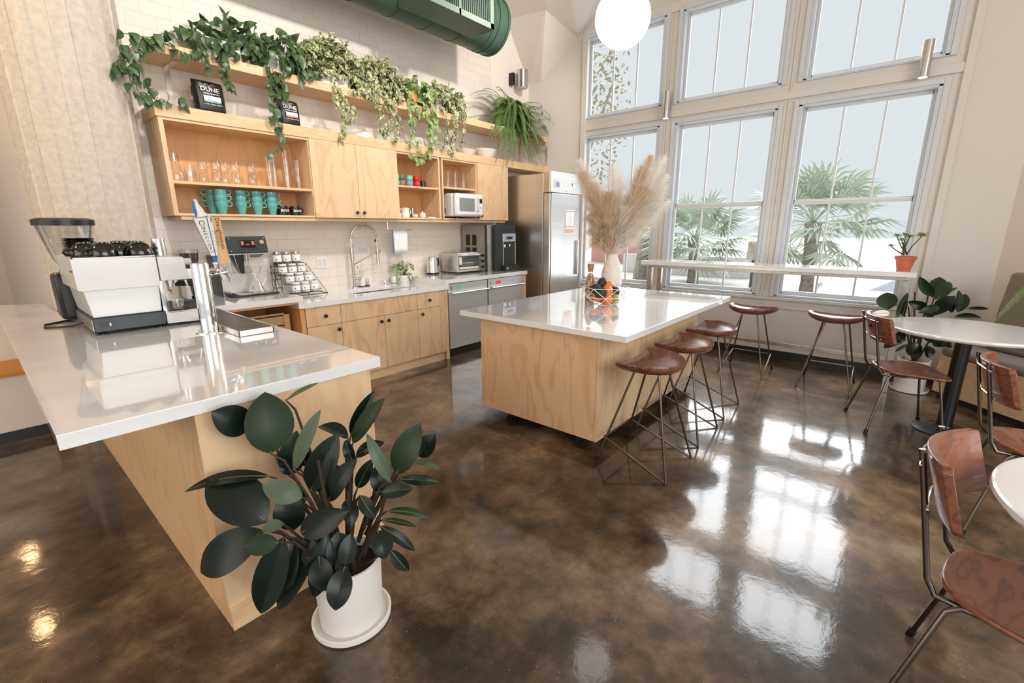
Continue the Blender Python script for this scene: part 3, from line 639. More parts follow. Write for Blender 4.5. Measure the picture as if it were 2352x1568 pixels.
m_ = M(); m_.box(.01, -.002, hq*.03, wq-.01, -.0011, hq*.2); m_.build('picture', 'tag_wood', nt_, smooth=False)
# ventilation grille behind the cabinet top is the dark gap above the fridge

# ---- water / ice dispenser
ds = T('water_dispenser', 'grey water dispenser with blue lights beside the fridge', 'water dispenser', (3.98, -.45, ZP))
m_ = M(); m_.box(3.91, -.50, ZP, 4.45, -.03, 1.568); m_.build('body', 'steel_frame', ds, world=True, bevel=.006, smooth=False)
m_ = M(); m_.box(4.05, -.55, ZP, 4.46, -.50, 1.572); fc = m_.build('front_cover', 'gunmetal', ds, world=True, bevel=.01, smooth=False)
m_ = M(); m_.box(3.905, -.505, ZP, 3.93, -.48, 1.568); m_.build('edge_trim', 'gunmetal', ds, world=True, smooth=False)
m_ = M(); m_.box(4.17, -.575, 1.34, 4.44, -.55, 1.455); cpn = m_.build('control_head', 'steel', ds, world=True, bevel=.008, smooth=False)
m_ = M(); m_.box(4.235, -.578, 1.375, 4.38, -.575, 1.415); m_.build('display', 'screen', cpn, world=True, smooth=False)
m_ = M(); m_.box(4.238, -.5795, 1.38, 4.258, -.578, 1.41); m_.box(4.357, -.5795, 1.38, 4.377, -.578, 1.41); m_.build('blue_light', 'screen_blue', cpn, world=True, smooth=False)
m_ = M(); m_.box(4.18, -.551, 1.04, 4.43, -.549, 1.33); m_.build('recess', 'steel_dark', ds, world=True, smooth=False)
m_ = M(); m_.box(4.17, -.57, 1.03, 4.185, -.549, 1.34); m_.box(4.425, -.57, 1.03, 4.44, -.549, 1.34); m_.build('side_rail', 'steel', ds, world=True, smooth=False)
m_ = M(); m_.cyl((4.21, -.565, 1.27), (4.21, -.565, 1.31), .014); m_.cyl((4.31, -.565, 1.28), (4.31, -.565, 1.31), .014); m_.build('nozzle', 'chrome', ds, world=True)
m_ = M(); m_.box(4.17, -.62, ZP, 4.44, -.55, 1.025); m_.build('drip_tray', 'gunmetal', ds, world=True, bevel=.008, smooth=False)
m_ = M(); m_.box(4.19, -.6215, ZP+.02, 4.22, -.62, ZP+.05); m_.build('sticker', 'tag_wood', ds, world=True, smooth=False)
m_ = M()
for x in (3.9085,):
    for (ya, yb) in ((-.20, -.12), (-.32, -.24)):
        for (za, zb) in ((1.30, 1.44), (1.13, 1.27)):
            m_.box(x, ya, za, x+.002, yb, zb)
m_.build('vent', 'black', ds, world=True, smooth=False)

# ---- kettle
kt = T('kettle', 'stainless steel electric kettle with black base', 'kettle', (3.28, -.13, ZP))
m_ = M(); m_.lathe([(.078, .02), (.076, .03), (.070, .12), (.062, .20), (.056, .215), (.02, .222), (0.001, .222)], n=28, cap=True); m_.build('body', 'steel', kt)
m_ = M(); m_.lathe([(.082, 0), (.084, .01), (.08, .022), (.0, .022)], n=28, cap=True); m_.build('base', 'black', kt)
m_ = M(); m_.tube([(.06, 0, .20), (.10, 0, .19), (.105, 0, .12), (.08, 0, .07)], .009, 8); m_.build('handle', 'black', kt)
m_ = M(); m_.tube([(.07, .02, .01), (.14, .04, .01), (.2, .02, .03), (.17, .06, .12), (.2, .1, .2)], .003, 6); m_.build('cord', 'black', kt)
# ---- toaster oven
to = T('toaster_oven', 'stainless toaster oven with glass door and three knobs', 'toaster oven', (3.72, -.26, ZP), R(-2))
m_ = M(); m_.box(-.25, -.15, .02, .25, .17, .27); m_.build('body', 'steel', to, bevel=.015, smooth=False)
m_ = M(); m_.box(-.245, -.162, .028, .145, -.15, .262); d_ = m_.build('door', 'steel', to, bevel=.004, smooth=False)
m_ = M(); m_.box(-.23, -.165, .05, .13, -.162, .225); m_.build('glass', 'toast_glass', d_, smooth=False)
m_ = M(); m_.box(-.225, -.1665, .06, .12, -.165, .085); m_.box(-.225, -.1665, .12, -.18, -.165, .215); m_.build('inside_glow', 'toast_glow', d_, smooth=False)
m_ = M(); m_.box(-.225, -.1665, .136, .12, -.165, .14); m_.build('rack', 'chrome', d_, smooth=False)
m_ = M(); m_.cyl((-.20, -.19, .238), (.12, -.19, .238), .01, n=12); m_.box(-.205, -.19, .23, -.19, -.162, .245); m_.box(.11, -.19, .23, .125, -.162, .245); m_.build('handle', 'chrome', d_)
m_ = M(); m_.box(.148, -.16, .03, .248, -.152, .262); cp = m_.build('control_panel', 'steel_frame', to, bevel=.003, smooth=False)
for z in (.07, .145, .22):
    m_ = M(); m_.cyl((.2, -.16, z), (.2, -.185, z), .021, .017, n=20); m_.build('knob', 'black', cp)
m_ = M()
for x in (-.22, .22):
    for y in (-.13, .15): m_.cyl((x, y, 0), (x, y, .02), .015)
m_.build('feet', 'black', to)

# ---- spring faucet
fa = T('faucet', 'tall brushed spring pull-down faucet behind the sink', 'faucet', (2.15, -.13, ZL))
m_ = M(); m_.cyl((0, 0, 0), (0, 0, .012), .03); m_.cyl((0, 0, 0), (0, 0, .30), .016); m_.cyl((0, 0, .30), (0, 0, .43), .021); m_.cyl((0, 0, .1), (.08, -.02, .1), .014); m_.build('riser', 'nickel', fa)
m_ = M(); hose = [(0, 0, .43)]+[(.15-.15*math.cos(a), -.02*(1-math.cos(a)), .52+.16*math.sin(a)) for a in [PI*i/22 for i in range(23)]]+[(.30, -.04, .48)]
m_.tube(hose, .007, 8); m_.build('hose', 'nickel', fa)
sp = []; turns = 26; N_ = turns*8
for i in range(N_+1):
    u = i/N_*(len(hose)-1); j = min(int(u), len(hose)-2); p = Vector(hose[j]).lerp(Vector(hose[j+1]), u-j); d = (Vector(hose[j+1])-Vector(hose[j])).normalized(); s1 = d.cross(Vector((0, 1, .01))).normalized(); s2 = d.cross(s1); a = 2*PI*i/8
    sp.append(p+(s1*math.cos(a)+s2*math.sin(a))*.019)
m_ = M(); m_.tube(sp, .0026, 5); m_.build('spring', 'nickel', fa)
m_ = M(); m_.cyl((.30, -.04, .49), (.30, -.04, .43), .009); m_.cyl((.30, -.04, .43), (.30, -.04, .25), .016, .019); m_.build('spray_head', 'nickel', fa)
m_ = M(); m_.tube([(.0, 0, .25), (.28, -.038, .38)], .006, 6); m_.tube([(.285, -.04, .38), (.33, -.045, .37), (.335, -.045, .41)], .004, 6); m_.build('arm', 'nickel', fa)
m_ = M(); m_.cyl((.08, -.02, .1), (.085, -.02, .15), .011); m_.tube([(.085, -.02, .13), (.04, -.02, .24)], .005, 6); m_.build('lever', 'nickel', fa)
# sponge holder etc.
sc = T('sponge_caddy', 'white sponge caddy on a black tray behind the sink', 'caddy', (2.29, -.09, ZL))
m_ = M(); m_.box(-.06, -.03, 0, .07, .03, .008); m_.build('tray', 'black', sc, bevel=.003)
m_ = M(); m_.lathe([(.032, .008), (.036, .02), (.034, .09), (.028, .10), (.0, .10)], (-.02, 0, 0), 18, cap=True); m_.build('cup', 'ceramic_white', sc)
m_ = M(); m_.box(.035, -.02, .008, .06, .02, .085); m_.build('scrubber', 'chrome', sc, bevel=.004)
m_ = M(); m_.lathe([(.022, 0), (.022, .04), (.017, .055), (.001, .058)], (2.56, -.12, ZL), 18, cap=True); tag(m_.build('air_gap_cap', 'chrome'), 'chrome dome cap on the worktop right of the faucet', 'cap')
so = T('soap_dispenser', 'clear soap bottle with nickel pump beside the small plant', 'soap bottle', (2.70, -.10, ZL))
m_ = M(); m_.lathe([(.03, 0), (.04, .005), (.04, .13), (.03, .15), (.018, .155)], n=20, cap=True); m_.build('bottle', 'glass', so)
m_ = M(); m_.lathe([(.034, .006), (.034, .08), (.001, .08)], n=16, cap=True); m_.build('soap', 'paper', so)
m_ = M(); m_.cyl((0, 0, .15), (0, 0, .175), .02); m_.cyl((0, 0, .17), (0, 0, .22), .006); m_.cyl((-.005, 0, .218), (.045, 0, .218), .007); m_.build('pump', 'nickel', so)
# peelings in the sink
m_ = M(); m_.sph((0, 0, 0), .05, 12, 8, (1.6, .7, .35)); m_.sph((.1, -.01, 0), .03, 10, 6, (1.4, .8, .5)); o = m_.build('food_scraps', 'crate_wood'); o.location = (1.97, -.5, ZL-.225); tag(o, 'pale food scraps in the left of the sink', 'food')
# wall things
def wallplate(lab, x, z, w=.12, h=.12, n=2):
    t = T('wall_outlet', lab, 'outlet', (x, 0, z)); m_ = M(); m_.box(-w/2, -.008, -h/2, w/2, -.0005, h/2); m_.build('plate', 'white_plastic', t, bevel=.002, smooth=False)
    m_ = M()
    for i in range(n): cx_ = (i-(n-1)/2)*.05; m_.box(cx_-.017, -.011, -.035, cx_+.017, -.008, .035)
    m_.build('socket', 'trim_white', t, bevel=.001, smooth=False)
p = onax(1, 0, 739, 603); wallplate('white double outlet on the tiles right of the spice jars', p.x, p.z)
p = onax(1, 0, 1007, 588); wallplate('white outlet on the tiles between kettle and toaster oven', p.x, p.z, .075, .12, 1)
p = onax(1, 0, 863, 550)
st_ = T('wall_sticker', 'round blue water drop sticker on the tiles', 'sticker', (p.x, 0, p.z))
m_ = M(); m_.cyl((0, -.0005, 0), (0, -.0015, 0), .042, n=32); m_.build('disc', 'paper', st_)
m_ = M(); m_.prism([(.026*math.cos(R(a)), -.008+.026*math.sin(R(a))) for a in range(-200, 21, 10)], -.0022, -.0016, Matrix(((1, 0, 0, 0), (0, 0, 1, 0), (0, 1, 0, 0), (0, 0, 0, 1))))
m_.prism([(-.012, .018), (.012, .018), (0, .036)], -.0022, -.0016, Matrix(((1, 0, 0, 0), (0, 0, 1, 0), (0, 1, 0, 0), (0, 0, 0, 1)))); m_.build('drop_print', 'sticker', st_, smooth=False)
p = onax(1, 0, 834, 573); nt2 = T('sink_notice', 'small white paper sign tilted on the tiles behind the faucet', 'notice', (p.x, 0, p.z))
rm = Matrix.Rotation(R(14), 4, 'Y'); m_ = M(); m_.box(-.085, -.0025, -.03, .085, -.0005, .03, rm); m_.build('paper', 'paper', nt2, smooth=False)
m_ = M()
for i in range(4): m_.box(-.07, -.0032, .015-i*.012, .06, -.0026, .018-i*.012, rm)
m_.build('print', 'grey_cup', nt2, smooth=False)
# towel rail hanging from the wall cabinet, with towel
ra = T('towel_rail', 'thin nickel rail hanging under the wall cabinet', 'rail', (2.55, -.22, 1.60))
p0 = onax(1, -.22, 889, 529); p1 = onax(1, -.22, 946, 529)
m_ = M(); m_.cyl((p0.x, -.22, p0.z), (p1.x, -.22, p0.z), .006, n=10); m_.cyl((p0.x+.012, -.22, p0.z), (p0.x+.012, -.22, 1.60), .004, n=8); m_.build('bar', 'nickel', ra, world=True)
xa = onax(1, -.22, 902, 529).x; xb = onax(1, -.22, 934, 529).x
tw = T('towel', 'white tea towel with blue edge hanging on the rail', 'towel', (xa, -.22, p0.z))
def cloth(x0, x1, mat, name, ph=0):
    m_ = M(); rs = []
    for i in range(13):
        t_ = i/12; 
        if t_ < .46: z = -.25*(1-t_/.46); y = -.011
        elif t_ > .54: z = -.27*((t_-.54)/.46); y = .011
        else: z = .008; y = 0
        rs.append([Vector((x0+(x1-x0)*j/8, y-.004*math.sin(j*1.3+ph)*abs(z)*6+(0.001 if y < 0 else 0), z)) for j in range(9)])
    m_.rings(rs, closed=False, cap=False); return m_.build(name, mat, tw, thick=.003)
cloth(0, xb-xa, 'towel', 'cloth'); cloth(-.008, -.001, 'towel_blue', 'hem')

# ================================================================== WALL CABINET
CB, CT, SB, ST = 1.631, 2.349, 1.599, 2.44
DC = .36
wc = T('wall_cabinet', 'long plywood wall cabinet with open bays and doors', 'cabinet', (.514, -.34, CB))
m_ = M(); m_.box(.50, -DC-.012, CT, XW-.002, 0, ST); m_.build('top_board', 'plank', wc, world=True, smooth=False, bevel=.002)
m_ = M(); m_.box(.56, -DC+.012, SB, 4.47, 0, CB-.004); m_.build('bottom_board', 'plank', wc, world=True, smooth=False)
def upr(x0, x1): m_ = M(); m_.box(x0, -DC, CB, x1, -.012, CT); m_.build('side_panel', 'ply_c', wc, world=True, smooth=False)
upr(.514, .545); upr(1.655, 1.675); upr(2.636, 2.656); upr(3.245, 3.27); upr(3.30, 3.32); upr(3.88, 3.90); upr(4.49, 4.508)
for x0, x1 in ((.545, 1.655), (2.656, 3.245), (3.32, 3.88)):
    m_ = M(); m_.box(x0, -DC, CB, x1, -.012, CB+.018); m_.build('bottom_deck', 'ply_x', wc, world=True, smooth=False)
    m_ = M(); m_.box(x0, -DC, CT-.02, x1, -.012, CT); m_.build('top_deck', 'ply_x', wc, world=True, smooth=False)
m_ = M(); m_.box(.514, -.012, CB, 4.508, -.001, CT); m_.build('back_panel', 'ply_in', wc, world=True, smooth=False)
ZS1 = 1.895; ZS2 = 1.998; ZS3 = 2.022
m_ = M(); m_.box(.545, -DC+.005, ZS1-.022, 1.655, -.012, ZS1); m_.build('shelf', 'plank', wc, world=True, smooth=False, bevel=.001)
m_ = M(); m_.box(2.656, -DC+.005, ZS2-.02, 3.245, -.012, ZS2); m_.build('shelf', 'plank', wc, world=True, smooth=False, bevel=.001)
m_ = M(); m_.box(3.32, -DC+.005, ZS3-.02, 3.88, -.012, ZS3); m_.build('shelf', 'plank', wc, world=True, smooth=False, bevel=.001)
def wdoor(x0, x1, mat, kx):
    m_ = M(); m_.box(x0+.002, -DC-.019, CB-.0, x1-.002, -DC-.001, CT-.003); o = m_.build('door', mat, wc, world=True, smooth=False, bevel=.0015)
    m2 = M(); z = CB+.055; y = -DC-.019; m2.cyl((kx, y, z), (kx, y-.016, z), .006, n=10); m2.cyl((kx, y-.014, z), (kx, y-.028, z), .017, .016, n=20); m2.build('knob', 'gunmetal', o, world=True, bevel=.0015)
wdoor(1.66, 2.142, 'ply', 2.10); wdoor(2.142, 2.645, 'ply_b', 2.18); wdoor(3.895, 4.508, 'ply_c', 3.955)

# upper shelf
ZH0, ZH1 = 2.79, 2.865
sh = T('wall_shelf', 'long thick plywood shelf above the wall cabinet, carrying hanging plants', 'shelf', (.495, -.36, ZH0))
m_ = M(); m_.box(.495, -.36, ZH0, XW-.002, -.001, ZH1); m_.build('board', 'plank', sh, world=True, smooth=False, bevel=.002)
for x in (.70, 5.2):
    m_ = M(); m_.box(x, -.26, ZH0-.006, x+.04, -.001, ZH0-.0005); m_.box(x, -.007, ZH0-.27, x+.04, -.001, ZH0-.004); m_.build('bracket', 'nickel', sh, world=True, smooth=False, bevel=.001)

# ---- crockery and glasses
def mug(name='mug', mat='teal', h=.105, r=.047, rb=.026):
    m_ = M(); m_.lathe([(.001, 0), (.025, 0), (.027, .01), (.034, .035), (.042, .062), (.0455, .082), (.0465, h), (.0435, h), (.0425, .082), (.036, .05), (.022, .012), (.001, .008)], n=28)
    return m_
tm = T('stacking_mug', '', 'mug'); mug().build('cup', 'teal', tm)
m_ = M(); pts = [(.044, 0, .100), (.064, 0, .101), (.073, 0, .096), (.075, 0, .086), (.073, 0, .074), (.066, 0, .067), (.042, 0, .066)]; m_.tube(pts, .0048, 8); m_.build('handle', 'teal', tm)
first = True; rnd = random.Random(4)
for c, (px_, py_, rr_, lab) in enumerate([(.89, -.27, R(-12), 'front left stack'), (.865, -.13, R(176), 'rear left stack, handle to the left'), (1.052, -.24, R(-10), 'second stack'), (1.187, -.24, R(-4), 'third stack'), (1.316, -.24, R(0), 'fourth stack, beside the black mugs')]):
    for k_ in range(3):
        lb = 'turquoise stacking mug, %s of the %s' % (('bottom', 'middle', 'top')[k_], lab)
        o = tm if first else dup(tm)
        first = False; o.location = (px_, py_, CB+.0185+k_*.048); o.rotation_euler = (0, 0, rr_+rnd.uniform(-.15, .15)); o['label'] = lb; o['group'] = 'turquoise mugs stacked in the wall cabinet'
for i, (x, lab) in enumerate([(1.415, 'black mug upside down with white lettering, beside the turquoise stacks'), (1.535, 'black mug upside down with white lettering, in the right corner of the bay')]):
    t = T('black_mug', lab, 'mug', (x, -.22, CB+.0185), 0, 'upside-down black mugs')
    m_ = M(); m_.lathe([(.046, 0), (.048, .01), (.048, .07), (.04, .088), (.001, .09)], n=26, cap=True); m_.build('cup', 'black', t)
    m_ = M(); m_.tube([(.046, .01, .07), (.075, .01, .066), (.08, .01, .04), (.046, .01, .025)], .006, 8); m_.build('handle', 'black', t)
    e_ = Matrix.Rotation(R(180), 3, 'Y') @ Matrix.Rotation(R(90), 3, 'X'); e_ = Euler((R(90), R(180), 0)).to_matrix()
    text('lettering', 'DUNE', .027, 'paper', t, Vector((0, -.0487, .045)), e_, .0005, bold=.0006)
def tumbler(h, r, rb): m_ = M(); m_.lathe([(.001, 0), (rb, 0), (r, h), (r-.002, h-.001)], n=20); return m_
def glasses(name, lab, cat, spots, mb, group, mat='glass', labs=None):
    first = None
    for i, p in enumerate(spots):
        if first is None: first = o = mb.build(name, mat)
        else: o = first.copy(); COL.objects.link(o)
        o.location = p; tag(o, labs[i] if labs else lab, cat, group)
# carafe + small glasses, left
cf = T('carafe', 'glass carafe with an upturned glass on top, at the left end of the shelf', 'carafe', (.60, -.26, ZS1))
m_ = M(); m_.lathe([(.001, 0), (.05, 0), (.055, .02), (.045, .08), (.022, .15), (.024, .2), (.0225, .199)], n=22); m_.build('bottle', 'glass', cf)
m_ = M(); m_.lathe([(.03, .15), (.028, .215), (.001, .217), (.026, .212), (.028, .15)], n=22); m_.build('cup', 'glass', cf)
glasses('drinking_glass', '', 'glass', [(.70, -.25, ZS1), (.70, -.25, ZS1+.045), (.72, -.13, ZS1)], tumbler(.09, .04, .033), 'small glasses beside the carafe', labs=['low glass right of the carafe, bottom of the pair', 'low glass right of the carafe, nested on top of the pair', 'low glass behind the nested pair near the carafe'])
wg = M(); wg.lathe([(.001, 0), (.028, 0), (.037, .025), (.037, .04), (.029, .095), (.0275, .094)], n=22)
sp_ = [(.83, -.12, 0), (.90, -.22, 0), (.985, -.15, 0), (1.04, -.24, 0), (1.10, -.13, 0), (1.18, -.22, 0)]
glasses('wine_tumbler', 'stemless clear wine glass in the double row at the middle of the shelf', 'glass', [(x, y, ZS1) for x, y, _ in sp_]+[(x, y, ZS1+.0965) for x, y, _ in sp_[:3]+sp_[3:4]+sp_[5:]], wg, 'stemless glasses stacked in two layers')
tt = [(1.33, -.24), (1.41, -.15), (1.475, -.26), (1.54, -.13), (1.60, -.22)]
sp_ = []
for i, (x, y) in enumerate(tt):
    for k_ in range((3, 3, 4, 3, 3)[i]): sp_.append((x, y, ZS1+k_*.068))
glasses('pint_glass', 'tall straight glass in the stacks at the right end of the shelf', 'glass', sp_, tumbler(.125, .038, .028), 'tall glasses stacked at the right of the bay', 'smoke')
def tcup(): m_ = M(); m_.lathe([(.001, 0), (.022, 0), (.034, .012), (.037, .035), (.034, .056), (.033, .062), (.030, .062), (.033, .035), (.02, .012), (.001, .008)], n=24); return m_
tc_ = tcup()
for x, y, k_, mt, lab in [(2.70, -.26, 0, 'green_cup', 'green cup, lower of the green pair at the left'), (2.70, -.26, 1, 'mint', 'pale green cup, upper of the green pair at the left'), (2.79, -.24, 0, 'grey_speckle', 'speckled grey cup under the dark grey one'), (2.79, -.24, 1, 'grey_cup', 'dark grey cup on the speckled cup'), (2.885, -.26, 0, 'blue_cup', 'pale blue cup under the mint one'), (2.885, -.26, 1, 'mint', 'mint cup on the pale blue cup'), (2.985, -.27, 0, 'red_cup', 'red cup, lower of the red pair'), (2.985, -.27, 1, 'red_cup', 'red cup, upper of the red pair')]:
    o = tc_.build('handleless_cup', mt); o.location = (x, y, ZS2+k_*.058); o.scale = (1.15, 1.15, 1.0) if not k_ else (1.12, 1.12, 1); tag(o, lab, 'cup', 'colourful handleless cups')
def steel_cup(x, y, z, h, r, lab, mt='steel_dark', hd=True):
    t = T('metal_mug', lab, 'mug', (x, y, z)); m_ = M(); m_.lathe([(.001, 0), (r, 0), (r, h), (r-.002, h), (r-.002, .003), (.001, .003)], n=22); m_.build('cup', mt, t)
    if hd: m_ = M(); m_.tube([(r, 0, h*.9), (r+.025, 0, h*.85), (r+.025, 0, h*.3), (r, 0, h*.15)], .003, 6); m_.build('handle', mt, t)
steel_cup(3.09, -.25, ZS2, .075, .034, 'small steel mug right of the red cups'); steel_cup(3.03, -.10, CB+.0185, .12, .03, 'dark steel canister behind the small white dishes', 'steel_frame', False)
# white china on the bay floor
def pitcher(x, y, h, r, lab, rz=0):
    t = T('pitcher', lab, 'pitcher', (x, y, CB+.0185), rz); m_ = M(); m_.lathe([(.001, 0), (r, 0), (r*1.02, h*.3), (r*.85, h*.85), (r*.88, h), (r*.8, h), (r*.78, h*.85), (r*.9, h*.3), (.001, .006)], n=24); m_.build('body', 'ceramic_white', t)
    m_ = M(); m_.tube([(r*.82, 0, h*.88), (r*1.35, 0, h*.95), (r*1.6, 0, h*.6), (r*1.2, 0, h*.28), (r*.97, 0, h*.3)], .006, 8); m_.build('handle', 'ceramic_white', t)
pitcher(2.70, -.24, .10, .045, 'white pitcher at the left edge of the bay, handle showing'); pitcher(2.81, -.25, .11, .05, 'taller white pitcher in the lower bay')
def pot(x, y, h, r, lab, knob_=True):
    t = T('sugar_bowl', lab, 'bowl', (x, y, CB+.0185)); m_ = M(); m_.lathe([(.001, 0), (r*.7, 0), (r, h*.5), (r*.9, h), (r*.5, h*1.25), (.001, h*1.3)], n=20, cap=True); m_.build('bowl', 'ceramic_white', t)
    if knob_: m_ = M(); m_.sph((0, 0, h*1.4), .009, 10, 6); m_.build('lid_knob', 'ceramic_white', t)
pot(2.91, -.12, .05, .03, 'small white lidded pot at the back'); pot(2.955, -.25, .035, .036, 'low white dish in front', False); pot(3.05, -.27, .05, .04, 'white lidded sugar bowl in front')
m_ = M(); m_.box(-.06, -.04, 0, .06, .04, .012); o = m_.build('small_tray', 'ceramic_white', bevel=.003); o.location = (3.16, -.28, CB+.0185); tag(o, 'flat white rectangular tray at the right of the bay', 'tray')
# glass jugs
gj = T('glass_jug', '', 'jug'); m_ = M(); m_.lathe([(.001, 0), (.038, 0), (.038, .2), (.042, .215), (.040, .214)], n=22); m_.build('body', 'glass', gj)
m_ = M(); m_.tube([(.038, 0, .19), (.075, 0, .18), (.085, 0, .13), (.07, 0, .07), (.04, 0, .05)], .005, 8); m_.build('handle', 'glass', gj)
for i, (x, w) in enumerate(zip((3.385, 3.505, 3.63, 3.775), ('leftmost', 'second from the left', 'third from the left', 'rightmost'))):
    o = gj if i == 0 else dup(gj); o.location = (x, -.24, ZS3); o['label'] = 'clear glass jug above the microwave, %s in its row' % w; o['group'] = 'glass jugs above the microwave'
# microwave
mwv = T('microwave', 'white retro microwave in the wall cabinet bay', 'microwave', (3.665, -.30, CB+.018))
m_ = M(); m_.box(-.245, -.10, .022, .235, .27, .30); m_.build('body', 'white_enamel', mwv, bevel=.022)
m_ = M(); m_.box(-.245, -.17, .024, .245, -.10, .302); fr_ = m_.build('front_frame', 'white_enamel', mwv, bevel=.03)
m_ = M(); m_.box(-.19, -.173, .085, .075, -.17, .245); m_.build('door_window', 'mw_glass', fr_, bevel=.012)
m_ = M(); m_.tube([(.12, -.17, .25), (.12, -.205, .24), (.12, -.205, .10), (.12, -.17, .09)], .009, 8); m_.build('handle', 'chrome', fr_)
m_ = M(); m_.box(.165, -.173, .19, .215, -.17, .245); m_.build('display', 'screen', fr_); m_ = M(); m_.cyl((.19, -.17, .15), (.19, -.185, .15), .016, n=20); m_.build('dial', 'white_enamel', fr_)
m_ = M()
for i in range(6): m_.box(-.2465, .02, .06+i*.012, -.2455, .06, .066+i*.012)
m_.build('vent', 'black', mwv)
m_ = M()
for x in (-.2, .2):
    for y in (-.12, .22): m_.cyl((x, y, 0), (x, y, .023), .014)
m_.build('feet', 'black', mwv)

# ---- on top of the wall cabinet: coffee bags and bowls
def coffee_bag(lab, x, art, w, h, folded, rz):
    t = T('coffee_bag', lab, 'coffee bag', (x, -.22, ST), rz)
    m_ = M(); ny = .065
    prof = [(-ny, 0), (-ny*1.05, h*.12), (-ny*.95, h*.5), (-ny*.5, h*.92), (-.012, h)] 
    rs = []
    for i, (y, z) in enumerate(prof):
        f_ = z/h; yb = ny*(1-f_*.8)
        rs.append([Vector((-w/2, y*.96, z)), Vector((0, y*1.06, z)), Vector((w/2, y*.96, z)), Vector((w/2, 0, z)), Vector((w/2, yb, z)), Vector((0, yb*1.05, z)), Vector((-w/2, yb, z)), Vector((-w/2, 0, z))])
    m_.rings(rs); m_.build('pouch', 'bag_black', t, sub=1)
    if folded:
        m_ = M(); m_.box(-w/2, .0, h*.62, w/2, .012, h*1.0); m_.box(-w/2, .012, h*.5, w/2, .03, h*.8); m_.build('fold', 'bag_black', t, bevel=.008)
    # printed front, lying on the sloping pouch face
    P2 = [(-y*1.06, z) for y, z in prof]
    def yy(z):
        for (y0_, z0_), (y1_, z1_) in zip(prof, prof[1:]):
            if z <= z1_: return (y0_+(y1_-y0_)*(z-z0_)/(z1_-z0_))*1.06-.0035
        return prof[-1][0]
    def frz(z): s_ = (yy(z+.02)-yy(z-.02))/.04; return Euler((R(90)-math.atan(s_), 0, 0)).to_matrix()
    fr = frz(h*.72)
    text('lettering', 'DUNE', h*.2, 'paper', t, Vector((-w*.02, yy(h*.71), h*.71)), fr, .0006, bold=h*.004)
    text('lettering', 'COFFEE ROASTERS', h*.055, 'paper', t, Vector((0, yy(h*.585), h*.585)), frz(h*.585), .0005, bold=.0003)
    m_ = M()
    for k_ in range(3):
        pts = [(-w*.36+w*.55*i/14*(1-.12*k_), -.001, .006*math.sin(i*1.2)+h*.165-k_*h*.045) for i in range(15)]
        pts = [Vector((p[0], yy(h*.70+p[2])-.0005, h*.70+p[2])) for p in pts]; m_.tube(pts, .0013, 4)
    m_.build('wave_print', 'paper', t)
    m_ = M(); mt4 = Matrix.Translation((.0, yy(h*.42)-.001, h*.42)) @ frz(h*.42).to_4x4() @ Matrix.Scale(.85, 4); m_.box(-w*.33, -h*.11, 0, w*.33, h*.115, .0012, mt4); m_.build('label_paper', 'paper', t, smooth=False)
    m_ = M(); m_.add([mt4 @ Vector(p) for p in ((-w*.33, -h*.09, .0016), (w*.33, -h*.11, .0016), (w*.33, -h*.06, .0016), (w*.1, -h*.04, .0016), (0, -h*.05, .0016), (-w*.15, -h*.03, .0016), (-w*.33, -h*.05, .0016))], [(0, 1, 2, 3, 4, 5, 6)]); m_.build('label_picture', art, t, smooth=False)
    m_ = M(); m_.add([mt4 @ Vector(p) for p in ((-w*.33, -h*.11, .002), (w*.2, -h*.11, .002), (-w*.33, -h*.075, .002))], [(0, 1, 2)]); m_.build('label_picture', 'label_yel', t, smooth=False)
    text('lettering', '12 OZ   SINGLE ORIGIN', h*.05, 'paper', t, Vector((0, yy(h*.27), h*.27)), frz(h*.27), .0005)
coffee_bag('black coffee bag with a blue wave label and folded top, on the wall cabinet', .925, 'label_art', .225, .255, True, R(4))
coffee_bag('black coffee bag with a red and yellow label, behind hanging vines', 1.57, 'label_red', .19, .235, False, R(2))
def bowl(lab, x, y, z, r, h, mat='ceramic_matte', flip=False, sx=1, sy=1):
    m_ = M(); pr = [(.001, 0), (r*.5, 0), (r*.8, h*.5), (r, h), (r-.006, h), (r*.76, h*.5), (r*.45, .01), (.001, .008)]
    if flip: pr = [(a, h-b) for a, b in pr]
    m_.lathe(pr, n=30, sx=sx, sy=sy); o = m_.build('serving_bowl', mat); o.location = (x, y, z); return tag(o, lab, 'bowl')
bowl('flared white serving bowl at the right end of the wall cabinet', 4.23, -.22, ST, .19, .12, sy=.7); bowl('low white oval bowl next to the flared one', 3.83, -.24, ST, .16, .07, sy=.7)
bowl('round white bowl upside down behind the hanging vines', 3.10, -.18, ST, .15, .12, flip=True, sy=.8); bowl('wide shallow white bowl upside down on the cabinet', 2.36, -.18, ST, .18, .07, flip=True, sy=.8)
# ================================================================== ON THE BAR
XZ = Matrix(((1, 0, 0, 0), (0, 0, -1, 0), (0, 1, 0, 0), (0, 0, 0, 1)))     # prism outline in x-z, extruded along y (height h -> y = -h)
def xz(pts, y0, y1): m_ = M(); m_.prism(pts, -y1, -y0, XZ); return m_
em = T('espresso_machine', 'white espresso machine with black base on the bar', 'espresso machine', (0, -1.14, ZP))
ya, yb = -1.42, -.87
xz([(-.255, 1.375), (-.252, 1.205), (-.225, 1.195), (-.225, 1.20), (.114, 1.20), (.114, 1.368)], ya, yb).build('upper_body', 'white_enamel', em, world=True, bevel=.006, smooth=False)
xz([(-.23, 1.202), (-.212, 1.048), (.10, 1.048), (.108, 1.202)], ya+.012, yb-.01).build('lower_body', 'white_enamel', em, world=True, bevel=.004, smooth=False)
xz([(-.222, 1.046), (-.222, .975), (-.21, .968), (.10, .968), (.11, .98), (.115, 1.046)], ya-.006, yb).build('base', 'gunmetal', em, world=True, bevel=.004, smooth=False)
